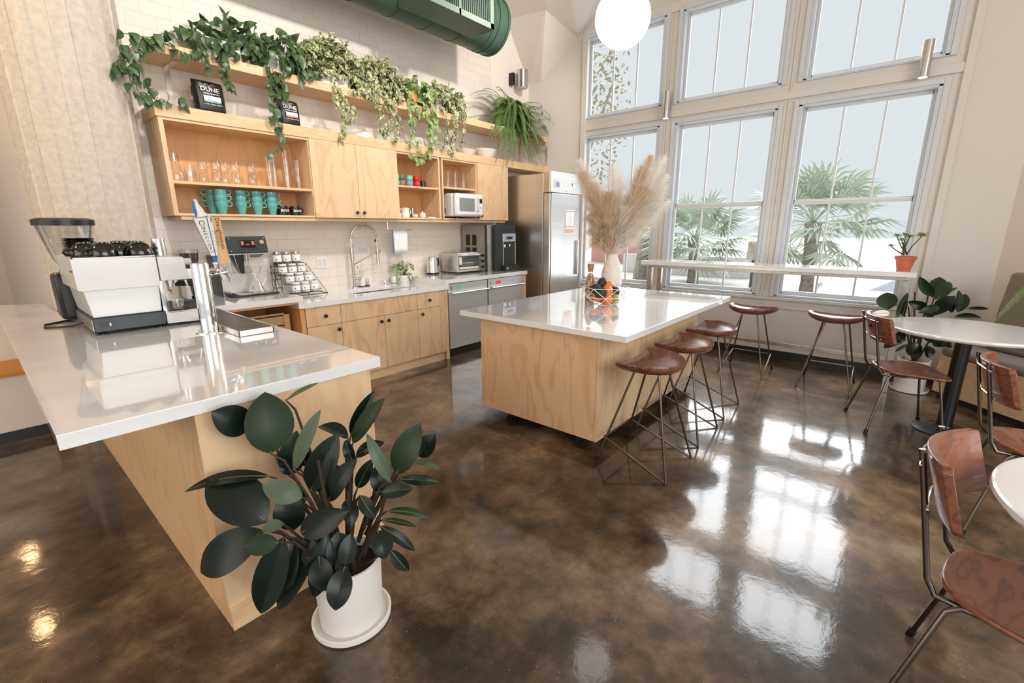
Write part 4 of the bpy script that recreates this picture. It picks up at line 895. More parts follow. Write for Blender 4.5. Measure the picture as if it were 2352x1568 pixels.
m_ = M(); m_.box(-.2245, ya, .975, -.2225, yb, 1.04); m_.build('rear_plate', 'steel_frame', em, world=True, smooth=False)
m_ = M(); m_.box(-.257, ya+.02, 1.30, -.2555, ya+.1, 1.308); m_.build('badge', 'red_plastic', em, world=True, smooth=False)
m_ = M(); m_.box(-.195, ya-.0085, .992, -.135, ya-.0062, 1.022); sw = m_.build('switch_plate', 'black', em, world=True, smooth=False); m_ = M(); m_.box(-.155, ya-.011, .998, -.147, ya-.0086, 1.016); m_.build('switch', 'white_plastic', sw, world=True, smooth=False)
xz([(.120, 1.368), (.120, 1.226), (.262, 1.226), (.250, 1.362)], ya-.004, yb).build('group_housing', 'white_enamel', em, world=True, bevel=.005, smooth=False)
m_ = M(); m_.box(.108, ya+.01, 1.03, .14, yb-.01, 1.226); m_.build('inner_panel', 'chrome', em, world=True, smooth=False)
xz([(.114, 1.031), (.114, .968), (.278, .963), (.280, 1.033)], ya-.004, yb).build('drip_box', 'white_enamel', em, world=True, bevel=.004, smooth=False)
m_ = M(); m_.box(.12, ya+.006, 1.0335, .275, yb-.01, 1.037)
dg = m_.build('drip_grate', 'steel', em, world=True, smooth=False)
m_ = M()
for i in range(14): m_.box(.13+i*.0102, ya+.02, 1.0371, .135+i*.0102, yb-.02, 1.040)
m_.build('grate_bars', 'black', dg, world=True, smooth=False)
for yy in (-1.28, -1.02):
    m_ = M(); m_.cyl((.19, yy, 1.226), (.19, yy, 1.20), .045, n=24); m_.cyl((.19, yy, 1.20), (.19, yy, 1.175), .036, n=24); g_ = m_.build('group_head', 'chrome', em, world=True)
    m_ = M(); m_.tube([(.22, yy, 1.187), (.27, yy-.02, 1.19), (.345, yy-.04, 1.182), (.37, yy-.045, 1.18)], [.012, .016, .018, .013], 12); m_.build('portafilter_handle', 'black', g_, world=True)
    m_ = M(); m_.tube([(.18, yy, 1.175), (.18, yy, 1.155), (.19, yy-.02, 1.145), (.19, yy-.022, 1.13)], .006, 8); m_.build('spout', 'chrome', g_, world=True)
m_ = M(); m_.tube([(.245, ya+.02, 1.22), (.255, ya+.01, 1.17), (.262, ya, 1.12)], [.006, .005, .004], 8); m_.build('steam_wand', 'chrome', em, world=True)
m_ = M(); m_.cyl((.262, -1.36, 1.33), (.30, -1.36, 1.33), .02, n=18); m_.build('steam_knob', 'white_plastic', em, world=True)
m_ = M()
for x in (-.19, .08, .20):
    for y in (-1.40, -.90): m_ = M(); m_.lathe([(.028, 0), (.026, .008), (.012, .014), (.012, .028)], (x, y, ZP), 16, cap=True); m_.build('foot', 'black', em, world=True)
m_ = M()
for (x0, x1, y0, y1) in ((-.25, .112, ya, ya+.006), (-.25, .112, yb-.006, yb), (-.25, -.244, ya, yb)): m_.box(x0, y0, 1.372, x1, y1, 1.378)
m_.build('cup_rail', 'white_enamel', em, world=True, smooth=False)
m_ = M(); m_.tube([(-.22, -1.1, .985), (-.27, -1.0, .958), (-.38, -.92, .955), (-.37, -.80, .955), (-.28, -.74, .956), (-.2, -.72, .957)], .006, 8); m_.build('power_cord', 'black', em, world=True)
# glass on grate
sg_ = M(); sg_.lathe([(.001, 0), (.026, 0), (.028, .004), (.033, .055), (.031, .055), (.026, .01), (.001, .01)], n=10); o = sg_.build('shot_glass', 'glass'); o.location = (.205, -1.33, 1.0405); tag(o, 'small shot glass on the espresso machine grate', 'glass')
# saucers and cups on top
for i in range(11):
    m_ = M(); m_.lathe([(.001, 0), (.04, 0), (.072, .008), (.075, .0125), (.072, .013), (.04, .004), (.001, .003)], n=28); o = m_.build('saucer', 'black_gloss'); o.location = (-.165, -1.08, 1.376+i*.0088)
    tag(o, 'black saucer in the tall stack on the espresso machine', 'saucer', 'stack of black saucers')
bcup = T('coffee_cup', '', 'cup'); m_ = M(); m_.lathe([(.0565, 0), (.058, .004), (.054, .03), (.042, .056), (.026, .066), (.025, .073), (.022, .073), (.001, .068)], n=28); m_.build('cup', 'black_gloss', bcup)
m_ = M(); m_.tube([(.05, 0, .038), (.08, 0, .036), (.088, 0, .024), (.078, 0, .012), (.055, 0, .010)], .0055, 8); m_.build('handle', 'black_gloss', bcup)
cs = [(-.165, -1.235, 0, 200, 'at the left, in front of the saucers'), (-.10, -1.33, 0, 200, 'nearest, at the front left corner'), (-.02, -1.25, .0, 25, 'in the middle, with its foot ring showing'), (.02, -1.06, 0, 120, 'behind the middle one'), (.058, -1.18, 0, 10, 'big one right of the middle'), (.062, -1.335, 0, 5, 'at the right front edge, handle to the right')]
for i, (x, y, z, a, lab) in enumerate(cs):
    o = bcup if i == 0 else dup(bcup); o.location = (x, y, 1.374); o.rotation_euler = (0, 0, R(a)); o.scale = (1.15, 1.15, 1.15); o['label'] = 'upturned glossy black cup on the machine, '+lab; o['group'] = 'upturned black cups'
m_ = M(); m_.lathe([(.001, 0), (.036, 0), (.037, .01), (.032, .10), (.030, .10), (.034, .01), (.001, .005)], n=26, mtx=None); o = m_.build('milk_pitcher', 'steel'); o.location = (.165, -1.30, 1.369); tag(o, 'steel beaker standing on the group housing of the espresso machine', 'pitcher')
# bean grinder behind
gd = T('coffee_grinder', 'black coffee grinder with big clear hopper behind the espresso machine', 'grinder', (-.17, -.72, ZP))
m_ = M(); m_.lathe([(.085, 0), (.08, .03), (.075, .08), (.085, .2), (.078, .30), (.07, .335)], n=24, cap=True, sy=1.2); m_.build('body', 'black', gd)
m_ = M(); m_.box(-.115, -.10, .02, .06, .10, .31); m_.build('housing', 'black', gd, bevel=.025)
m_ = M(); m_.lathe([(.055, .335), (.085, .40), (.135, .60), (.138, .60), (.088, .395), (.058, .335)], n=30); m_.build('hopper', 'glass', gd)
m_ = M(); m_.lathe([(.13, .60), (.148, .60), (.148, .635), (.12, .645), (.001, .645)], n=34); m_.build('hopper_lid', 'black', gd)
gd2 = T('coffee_grinder', 'small grinder with dark bean hopper beside the column, behind the beer tap', 'grinder', (.60, -.22, ZP))
m_ = M(); m_.box(-.075, -.08, 0, .075, .1, .26); m_.build('body', 'white_enamel', gd2, bevel=.02); m_ = M(); m_.lathe([(.055, .26), (.075, .415), (.001, .415)], n=24, cap=True); m_.build('hopper', 'smoke', gd2); m_ = M(); m_.lathe([(.05, .265), (.066, .38), (.001, .38)], n=20, cap=True); m_.build('beans', 'jar_dark', gd2)
m_ = M(); m_.box(-.05, -.19, .0, .05, -.08, .05); m_.box(-.05, -.16, .0, .05, -.08, .18); m_.build('base', 'black', gd2, bevel=.01)
# knock box
m_ = M(); m_.box(-.06, -.05, 0, .06, .05, .055); o = m_.build('knock_box', 'black', bevel=.006); o.location = (.42, -.70, ZP); tag(o, 'small black knock box between drip tray and grinder', 'box')

# ---- beer tower
bt = T('beer_tower', 'polished steel beer tap tower with two handles', 'beer tap', (.226, -1.79, ZP))
m_ = M(); m_.lathe([(.072, 0), (.072, .006), (.045, .009)], n=36, cap=True); m_.lathe([(.0435, .006), (.0435, .385), (.041, .392), (.001, .395)], n=40); m_.build('column', 'chrome', bt)
m_ = M()
for i in range(6): a = i*PI/3+.3; m_.cyl((.059*math.cos(a), .059*math.sin(a), .006), (.059*math.cos(a), .059*math.sin(a), .012), .005, n=10)
m_.build('bolts', 'bronze', bt)
def tap(dx_, dy_, z):
    d = Vector((dx_, dy_, 0)); u = d.normalized(); m_ = M()
    m_.cyl(u*.04+Vector((0, 0, z)), u*.075+Vector((0, 0, z)), .017, n=20); m_.cyl(u*.075+Vector((0, 0, z)), d+Vector((0, 0, z)), .012, n=18)
    m_.sph(d+Vector((0, 0, z)), .016, 14, 9); m_.tube([d+Vector((0, 0, z)), d+u*.018+Vector((0, 0, z-.02)), d+u*.03+Vector((0, 0, z-.055))], [.011, .010, .009], 12)
    m_.cyl(d+Vector((0, 0, z)), d+Vector((0, 0, z+.04)), .010, .012, n=16); m_.cyl(d+Vector((0, 0, z+.036)), d+Vector((0, 0, z+.046)), .016, n=16)
    return m_.build('faucet', 'chrome', bt), d+Vector((0, 0, z+.046))
f1, t1 = tap(.085, .01, .345); f2, t2 = tap(.150, .085, .325)
# handle 1: tapered blue and white paddle with a figure on top
def handle(fa_, base, topv, wb, wt, db, dt, yaw, mat, name):
    """tapered box from base to topv, returns its frame"""
    ax = (topv-base); h = ax.length; ax.normalize(); xa_ = Vector((math.cos(yaw), math.sin(yaw), 0)); xa_ = (xa_-ax*xa_.dot(ax)).normalized(); ya_ = ax.cross(xa_)
    m_ = M(); rs = [[base+xa_*(sx_*wb/2)+ya_*(sy_*db/2) for sx_, sy_ in ((-1, -1), (1, -1), (1, 1), (-1, 1))], [topv+xa_*(sx_*wt/2)+ya_*(sy_*dt/2) for sx_, sy_ in ((-1, -1), (1, -1), (1, 1), (-1, 1))]]
    m_.rings(rs); o = m_.build(name, mat, fa_, bevel=.001, smooth=False); return ax, xa_, ya_, h
# local (tower) coordinates
b1 = t1+Vector((0, 0, .035)); tp1 = b1+Vector((-.032, .0, .215)); yaw1 = R(-38)
m_ = M(); m_.tube([t1, b1], [.007, .014], 12); m_.build('ferrule', 'tag_blue', f1)
ax, xa_, ya_, h1 = handle(f1, b1, tp1, .026, .072, .030, .062, yaw1, 'ceramic_white', 'tap_handle')
hb = [o for o in f1.children if o.name.startswith('tap_handle')][0]
def face_text(s_, size, mat, par, P0, xdir, ydir, ndir, stack=False, n0=.0008):
    rot = Matrix((xdir, ydir, ndir)).transposed()
    return text('lettering', s_, size, mat, par, P0+ndir*n0, rot, .0005)
# face toward -ya_ (grey-white, blue border) and face toward +xa_ (plain white)
def trap(par, face, mat, inset, lift, z0=0.0, z1=1.0, x0=-1, x1=1):
    m_ = M(); vs = []
    for (u, sgn) in ((z0, x0), (z0, x1), (z1, x1), (z1, x0)):
        uu = min(max(u, inset/h1), 1-inset/h1); w_ = (.026+(.072-.026)*uu) if face == 'y' else (.030+(.062-.030)*uu); dpt = (.030+(.062-.030)*uu) if face == 'y' else (.026+(.072-.026)*uu)
        c = b1+(tp1-b1)*uu; half = w_/2-inset
        vs.append(c+(xa_*sgn*half-ya_*(dpt/2+lift) if face == 'y' else ya_*sgn*half+xa_*(dpt/2+lift)))
    m_.add(vs, [(0, 1, 2, 3)]); return m_
trap(hb, 'y', 'tag_navy', 0, .0006).build('border', 'tag_navy', hb, smooth=False); trap(hb, 'y', 'p', .003, .0010).build('panel', 'ceramic_white', hb, smooth=False)
trap(hb, 'x', 'tag_blue', 0, .0006).build('border', 'tag_blue', hb, smooth=False); trap(hb, 'x', 'p', .002, .0010).build('panel', 'paper', hb, smooth=False)
nY = (-ya_+ax*.075).normalized(); dn = (-ax-ya_*.075).normalized()
for i, ch in enumerate('CONSCIONS'):
    u = .86-.092*i-(.0 if i else -.01); w_ = .026+(.046)*u; dpt = .03+.032*u
    face_text(ch, (.040 if i == 0 else .030)*(.55+.5*u), 'tag_navy', hb, b1+(tp1-b1)*u-ya_*(dpt/2+.0012), dn, (dn.cross(nY)*-1).normalized(), nY)
nX = (xa_+ax*.09).normalized(); upx = (ax-xa_*.09).normalized()
for i, ch in enumerate('LONGBOARD'):
    u = .80-.085*i; dpt = .026+.046*u
    face_text(ch, .021*(.6+.4*u), 'tag_grey', hb, b1+(tp1-b1)*u+xa_*(dpt/2+.0012), ya_, upx, nX)
m_ = M(); mt_ = Matrix.Translation(tp1-ax*.02+xa_*.0375+ya_*.01) ; m_.cb((0, 0, 0), (.002, .006, .03), mt_); m_.build('emblem', 'tag_blue', hb)
# swirl figure on the top
m_ = M(); c = tp1; m_.lathe([(.026, 0), (.030, .010), (.022, .022), (.021, .04), (.012, .062), (.008, .075), (.013, .086), (.006, .094), (.001, .095)], c+Vector((0, 0, 0)), 14, sy=.6, mtx=Matrix.Rotation(R(-14), 4, 'Y')); m_.build('figure', 'ceramic_white', hb)
m_ = M(); m_.tube([c+Vector((-.026, -.004, .0)), c+Vector((-.030, -.006, .03)), c+Vector((-.034, -.006, .055)), c+Vector((-.030, -.004, .085))], [.006, .008, .006, .004], 8); m_.build('figure_back', 'tag_blue', hb)
# handle 2: pale wood block
b2 = t2+Vector((0, 0, .004)); tp2 = b2+Vector((-.018, 0, .265)); h1 = 1
ax, xa_, ya_, h2 = handle(f2, b2, tp2, .056, .050, .046, .04, R(8), 'tag_wood', 'tap_handle')
hb2 = [o for o in f2.children if o.name.startswith('tap_handle')][0]
dn = -ax
face_text('Draughtsmen', .033, 'tag_brown', hb2, b2+(tp2-b2)*.66-ya_*.0215+xa_*.006, dn, (dn.cross(-ya_)*-1).normalized(), -ya_, n0=.002)
face_text('A L E W O R K S', .0125, 'tag_brown', hb2, b2+(tp2-b2)*.56-ya_*.0215-xa_*.016, dn, (dn.cross(-ya_)*-1).normalized(), -ya_, n0=.002)
m_ = M(); m_.cyl(t2+Vector((-.035, .02, -.02)), t2+Vector((-.035, .02, .01)), .012, n=14); m_.build('red_collar', 'red_plastic', f2)
# ---- drip tray of the tower
dt_ = T('drip_tray', 'long steel drip tray with perforated grille beside the beer tower', 'drip tray', (.275, -2.07, ZP))
tx0, tx1, ty0, ty1 = .278, .462, -2.075, -1.10
m_ = M(); m_.box(tx0, ty0, ZP, tx1, ty1, ZP+.004)
for (x0, y0, x1, y1) in ((tx0, ty0, tx1, ty0+.006), (tx0, ty1-.006, tx1, ty1), (tx0, ty0, tx0+.006, ty1), (tx1-.006, ty0, tx1, ty1)): m_.box(x0, y0, ZP, x1, y1, ZP+.034)
m_.build('tray', 'steel', dt_, world=True, smooth=False, bevel=.001)
m_ = M(); i = 0
y = ty0+.012
while y < ty1-.01: m_.box(tx0+.006, y, ZP+.026, tx1-.006, y+.005, ZP+.030); y += .0105
x = tx0+.012
while x < tx1-.008: m_.box(x, ty0+.006, ZP+.0262, x+.005, ty1-.006, ZP+.0302); x += .0105
m_.build('grille', 'steel_frame', dt_, world=True, smooth=False)
m_ = M(); m_.box(tx0+.006, ty0+.006, ZP+.006, tx1-.006, ty1-.006, ZP+.008); m_.build('tray_floor', 'steel_dark', dt_, world=True, smooth=False)

# ---- brewer with screen, glass carafe
pm = T('coffee_brewer', 'steel coffee brewer with dark screen panel and funnel', 'coffee brewer', (.95, -.28, ZP))
m_ = M(); m_.box(.80, -.26, ZP, 1.06, -.03, 1.30); m_.build('body', 'steel', pm, world=True, smooth=False, bevel=.004)
m_ = M(); m_.box(.785, -.262, ZP, .80, -.02, 1.30); m_.build('side_panel', 'gunmetal', pm, world=True, smooth=False)
hm = Matrix.Translation((1.03, -.30, 1.385)) @ Matrix.Rotation(R(-14), 4, 'X')
m_ = M(); m_.box(-.165, -.02, -.07, .165, .20, .07, hm); hd_ = m_.build('head', 'gunmetal', pm, world=True, smooth=False, bevel=.006)
m_ = M()
for i in range(7): m_.box(-.16, -.0225, -.06+i*.02, .16, -.0205, -.045+i*.02, hm)
m_.build('grooved_face', 'gunmetal', hd_, world=True, smooth=False)
m_ = M(); m_.box(-.075, -.0265, -.04, .075, -.022, .05, hm); sc_ = m_.build('screen_bezel', 'gunmetal', hd_, world=True, bevel=.004)
m_ = M(); m_.box(-.062, -.028, -.03, .062, -.0268, .04, hm); m_.build('screen', 'screen', sc_, world=True, smooth=False)
m_ = M(); m_.box(-.054, -.0295, -.004, -.032, -.028, .030, hm); m_.box(.032, -.0295, -.004, .054, -.028, .030, hm); m_.box(-.014, -.0295, -.004, .014, -.028, .006, hm); m_.build('screen_buttons', 'screen_red', sc_, world=True, smooth=False)
m_ = M(); m_.cyl(hm @ Vector((.118, -.022, .02)), hm @ Vector((.118, -.034, .02)), .019, n=24); m_.build('dial', 'bronze', hd_, world=True)
m_ = M()
for x in (-.145, .145):
    for z in (-.055, .055): m_.cyl(hm @ Vector((x, -.022, z)), hm @ Vector((x, -.028, z)), .006, n=12)
m_.build('screws', 'chrome', hd_, world=True)
m_ = M(); m_.box(.87, -.31, 1.305, 1.18, -.10, 1.318); m_.build('under_plate', 'steel', pm, world=True, smooth=False)
xz([(.88, 1.31), (.99, 1.31), (.98, 1.14), (.955, 1.14)], -.31, -.264).build('funnel', 'black', pm, world=True, bevel=.004)
m_ = M(); m_.cyl((1.0, -.33, 1.31), (1.0, -.33, 1.25), .03, .024, n=18); m_.tube([(.90, -.33, 1.31), (.93, -.33, 1.16), (.88, -.33, 1.15), (.87, -.33, 1.28)], .004, 6); m_.tube([(1.0, -.35, 1.30), (1.02, -.35, 1.15), (.98, -.35, 1.15)], .004, 6); m_.build('spout', 'nickel', pm, world=True)
xz([(.80, .985), (.82, .995), (.86, .965), (1.20, .965), (1.20, .951), (.83, .951)], -.45, -.27).build('scale_tray', 'black', pm, world=True, bevel=.003)
m_ = M(); m_.box(.88, -.43, .9655, 1.18, -.29, .968); m_.build('scale_plate', 'steel', pm, world=True, smooth=False)
cx_ = T('glass_carafe', 'hourglass-shaped glass coffee carafe on the brewer tray', 'carafe', (1.045, -.36, .9685))
m_ = M(); m_.lathe([(.001, 0), (.062, 0), (.066, .012), (.022, .115), (.020, .13), (.058, .24), (.056, .24), (.018, .13), (.02, .113), (.062, .014), (.001, .004)], n=26); m_.build('body', 'glass', cx_)
m_ = M(); m_.tube([(.05, -.01, .215), (.085, -.01, .19), (.09, -.01, .13), (.045, -.01, .06)], .004, 8); m_.build('handle', 'glass', cx_)
m_ = M(); m_.cyl((-.07, -.03, .02), (-.055, -.045, .026), .02, n=18); m_.build('dial', 'chrome', cx_)

# ---- spice rack
rk = T('spice_rack', 'black wire rack of labelled spice jars in four tiers', 'rack', (1.50, -.18, ZL))
m_ = M(); rk_rows = [(-.085, .290, 1.365, .118), (-.135, .205, 1.385, .09), (-.19, .118, 1.42, .09), (-.245, .03, 1.445, .09)]
m_.tube([(1.33-1.5, .11, .0), (1.33-1.5, .10, .30)], .003, 6)
for k_, (y, z, x, h) in enumerate(rk_rows):
    yy = y+.18; xx = x-1.5-.055
    for dy in (-.04, .035): m_.tube([(xx, yy+dy, z-.004), (xx+.30, yy+dy, z-.004)], .0022, 5)
    for dy in (-.042,): m_.tube([(xx, yy+dy, z+.022), (xx+.30, yy+dy, z+.022)], .0022, 5)
    for j in range(13): m_.tube([(xx+.025*j, yy-.042, z-.004), (xx+.025*j, yy-.042, z+.022)], .0012, 4)
    for x2 in (xx, xx+.30): m_.tube([(x2, yy-.042, z+.022), (x2, yy+.035, z+.022), (x2, yy+.035, z-.004), (x2, yy-.042, z-.004)], .002, 5)
m_.tube([(-.19, -.11, .0), (-.19, .13, .30)], .003, 6); m_.tube([(.245, -.11, .0), (.16, .13, .30)], .003, 6); m_.tube([(-.19, .13, .0), (-.19, .13, .30)], .003, 6); m_.tube([(.16, .13, .0), (.16, .13, .30)], .003, 6)
m_.tube([(-.11, -.10, .002), (.245, -.10, .002), (.245, .13, .002), (-.19, .13, .002), (-.19, -.05, .002)], .003, 6)
m_.build('wire_frame', 'black', rk)
sl_ = T('wire_bracket', 'bare black wire tray end standing out left of the spice jars', 'rack', (1.275, -.20, ZP))
m_ = M()
for (za, zb, xa2, xb2) in ((.165, .165, -.03, .05), (.10, .10, -.02, .05), (.02, .02, .0, .05)):
    m_.tube([(xa2, -.02, za), (xb2, -.02, za), (xb2, .04, za), (xa2, .04, za), (xa2, -.02, za)], .0022, 5)
for j in range(5): m_.tube([(-.03+j*.02, -.02, .165), (-.02+j*.016, -.02, .10)], .0014, 4)
m_.tube([(-.03, -.02, .165), (0, -.02, .0)], .0026, 5); m_.tube([(.0, -.02, .14), (-.0, .04, .003)], .0026, 5); m_.tube([(.05, -.02, .165), (.05, -.02, .003)], .0026, 5); m_.build('wire', 'black', sl_)
jr = None; rnd = random.Random(8)
for k_, (y, z, x, h) in enumerate(rk_rows):
    for j in range(3):
        lab = 'spice jar with a white label, %s of the %s row of the rack' % (('left', 'middle', 'right')[j], ('top', 'second', 'third', 'bottom')[k_])
        t = T('spice_jar', lab, 'jar', (x+j*.094, y, ZL+z), 0, 'labelled spice jars in the wire rack')
        m_ = M(); m_.lathe([(.001, 0), (.038, 0), (.041, .006), (.041, h-.012), (.036, h-.002), (.036, h)], n=22, cap=True); m_.build('glass_body', 'glass', t)
        m_ = M(); m_.lathe([(.001, .003), (.037, .003), (.038, .01), (.038, h*rnd.uniform(.5, .8)), (.001, h*.6)], n=18); m_.build('contents', 'jar_dark' if (j+k_) % 3 == 0 else 'jar_fill', t)
        m_ = M(); m_.lathe([(.039, h-.004), (.039, h+.014), (.001, h+.015)], n=24, cap=True); m_.build('lid', 'ceramic_white' if k_ else 'nickel', t)
        m_ = M(); n_ = 10; z0_, z1_ = (.34, .88) if not k_ else (.08, .82)
        m_.rings([[Vector((.0416*math.cos(R(-175+150*i/n_)), .0416*math.sin(R(-175+150*i/n_)), h*zz)) for i in range(n_+1)] for zz in (z0_, z1_)], False, False); lb_ = m_.build('label_paper', 'paper', t)
        m_ = M(); m_.cyl((-.022, -.036, h*.5), (-.0226, -.0372, h*.5), .006, n=14); m_.build('label_print', 'leaf_green', t)

# ================================================================== ISLAND
I0x, I1x, Iy0, Iy1, ZI = 1.886, 4.05, -3.572, -2.111, .884
m_ = M(); m_.box(I0x, Iy0, ZI-.04, I1x, Iy1, ZI); tag(m_.build('island_top', 'quartz', smooth=False, bevel=.002), 'thick white quartz top of the rolling kitchen island', 'worktop')
isl = T('kitchen_island', 'plywood kitchen island on casters with four wood panels', 'kitchen island', (1.9, -3.3, 0))
J1x = 3.80; J0x, Jy0, Jy1 = 1.847, -3.364, -2.288
J0x = 1.945
m_ = M(); m_.box(J0x, Jy0+.02, .10, J0x+.02, Jy1, ZI-.041); m_.build('end_panel', 'ply', isl, world=True, smooth=False)
m_ = M(); m_.box(J0x, Jy0, .10, J0x+.62, Jy0+.018, ZI-.041); m_.build('front_panel', 'ply_b', isl, world=True, smooth=False)
m_ = M(); m_.box(J0x+.623, Jy0, .10, J0x+1.24, Jy0+.018, ZI-.041); m_.build('front_panel', 'ply_c', isl, world=True, smooth=False)
m_ = M(); m_.box(J0x+1.243, Jy0, .10, J1x, Jy0+.018, ZI-.041); m_.build('front_panel', 'ply', isl, world=True, smooth=False)
m_ = M(); m_.box(J0x+.02, Jy1-.018, .10, J1x, Jy1, ZI-.041); m_.box(J1x-.02, Jy0+.018, .10, J1x, Jy1-.018, ZI-.041); m_.box(J0x+.02, Jy0+.018, .10, J1x-.02, Jy1-.018, .12); m_.build('carcass', 'ply_c', isl, world=True, smooth=False)
for x in (J0x+.045, J1x-.12):
    for y in (Jy0+.14, Jy1-.30 if x < 2.5 else Jy1-.12):
        c_ = M(); c_.cyl((x-.02, y, .048), (x+.02, y, .048), .047, n=26); o = c_.build('caster', 'black_rubber', isl, world=True)
        c_ = M(); c_.box(x-.03, y-.03, .085, x+.03, y+.03, .099); c_.box(x-.028, y-.01, .04, x-.022, y+.01, .09); c_.box(x+.022, y-.01, .04, x+.028, y+.01, .09); c_.build('fork', 'black', o, world=True)
# bowl of fruit
bw = T('wire_fruit_bowl', 'white geometric wire fruit bowl on the island', 'bowl', (2.90, -2.86, ZI))
m_ = M(); n_ = 6; w_ = .0028
A = [Vector((.075*math.cos(2*PI*i/n_), .075*math.sin(2*PI*i/n_), .003)) for i in range(n_)]; B = [Vector((.145*math.cos(2*PI*(i+.5)/n_), .145*math.sin(2*PI*(i+.5)/n_), .062)) for i in range(n_)]; C_ = [Vector((.165*math.cos(2*PI*i/n_), .165*math.sin(2*PI*i/n_), .135)) for i in range(n_)]
for i in range(n_):
    j = (i+1) % n_
    for p, q in ((A[i], A[j]), (B[i], B[j]), (C_[i], C_[j]), (A[i], B[i]), (A[j], B[i]), (B[i], C_[i]), (B[i], C_[j])): m_.tube([p, q], w_, 6)
m_.build('wire', 'white_enamel', bw); bw.scale = (1.22, 1.22, 1.1)
def fruit(kind, lab, x, y, z, r, mat, sc=(1, 1, 1), rot=(0, 0, 0)):
    t = T(kind, lab, 'fruit', (2.90+x*1.2, -2.86+y*1.2, ZI+z*1.12)); r *= 1.18; m_ = M(); m_.sph((0, 0, 0), r, 22, 14, sc, Euler(rot).to_matrix()); m_.build('flesh', mat, t)
    m_ = M(); v = Euler(rot).to_matrix() @ Vector((0, 0, r*sc[2])); m_.cyl(v*.985, v*1.03, r*.09, n=8); m_.build('stem', 'stem_brown' if kind != 'avocado' else 'crate_wood', t)
fruit('orange', 'orange at the front of the bowl, under the top one', -.045, -.045, .042, .038, 'orange_skin'); fruit('orange', 'big orange on top at the front of the bowl', -.03, -.03, .105, .042, 'orange_skin', rot=(.4, 0, 0)); fruit('orange', 'orange on top at the right back of the bowl', .075, .01, .125, .040, 'orange_skin', rot=(-.5, .3, 0)); fruit('orange', 'orange mostly hidden at the left of the bowl', -.075, .02, .06, .036, 'orange_skin')
fruit('avocado', 'dark avocado at the left of the bowl', -.09, -.015, .10, .036, 'avocado', (1, 1, 1.35), (.9, .5, .3)); fruit('avocado', 'dark avocado behind the top orange', -.02, .07, .115, .036, 'avocado', (1, 1, 1.3), (1.3, .2, 1)); fruit('avocado', 'dark avocado standing up at the back right', .05, .06, .15, .034, 'avocado', (1, 1, 1.35), (.3, .3, 0))
fruit('avocado', 'dark avocado with a light edge at the centre right', .045, -.04, .095, .038, 'avocado', (1, 1, 1.3), (1.2, .9, 0)); fruit('avocado', 'olive avocado at the far right of the bowl', .10, -.02, .075, .036, 'avocado', (1, 1, 1.3), (.2, .2, 0)); fruit('pear', 'green pear at the bottom front of the bowl', .02, -.065, .043, .032, 'pear', (1, 1, 1.25), (.2, -.3, 0))
fruit('orange', 'orange deep at the bottom back of the bowl', .01, .03, .045, .038, 'orange_skin')
# corked bottle of grain
bo = T('grain_bottle', 'corked glass bottle filled with brown grain', 'bottle', (3.03, -2.63, ZI))
m_ = M(); m_.lathe([(.001, 0), (.045, 0), (.048, .008), (.048, .15), (.03, .215), (.022, .235), (.022, .275)], n=24); m_.build('glass', 'glass', bo)
m_ = M(); m_.lathe([(.001, .004), (.044, .004), (.045, .15), (.028, .21), (.02, .235), (.001, .245)], n=22); m_.build('grain', 'grain', bo)
m_ = M(); m_.lathe([(.021, .255), (.03, .30), (.029, .325), (.001, .326)], n=20, cap=True); m_.build('cork', 'cork', bo)
# white vase with herringbone relief + pampas
vz = T('vase', 'white ribbed vase holding pampas grass', 'vase', (3.25, -2.725, ZI))
m_ = M(); prof = []
pr = [(.001, 0), (.062, 0), (.072, .04), (.088, .12), (.092, .19), (.084, .26), (.062, .33), (.042, .385), (.038, .41)]
n_ = 60; rs = []
def rp(z):
    for (r0, z0), (r1, z1) in zip(pr, pr[1:]):
        if z <= z1: return r0+(r1-r0)*(z-z0)/max(1e-6, z1-z0)
    return pr[-1][0]
for i in range(58):
    z = .41*i/57; ring_ = []
    for j in range(n_):
        a = 2*PI*j/n_; ph = (abs((j % 12)-6)/6)*2.2; k_ = math.sin((z/.41*26+ph)*PI)
        r_ = max(.002, rp(z))+(.0022*k_ if .02 < z < .39 else 0); ring_.append(Vector((r_*math.cos(a), r_*math.sin(a), z)))
    rs.append(ring_)
m_.rings(rs, cap=False); m_.add([rs[0][j] for j in range(n_)], [tuple(range(n_))]); m_.build('body', 'vase', vz, thick=-.003)
pg = T('pampas_grass', 'bouquet of fluffy tan and cream pampas grass plumes in the white vase', 'dried grass', (3.25, -2.725, ZI+.38))
dd = (Vector((3.25, -2.725, 1.3))-CP).dot(fw)
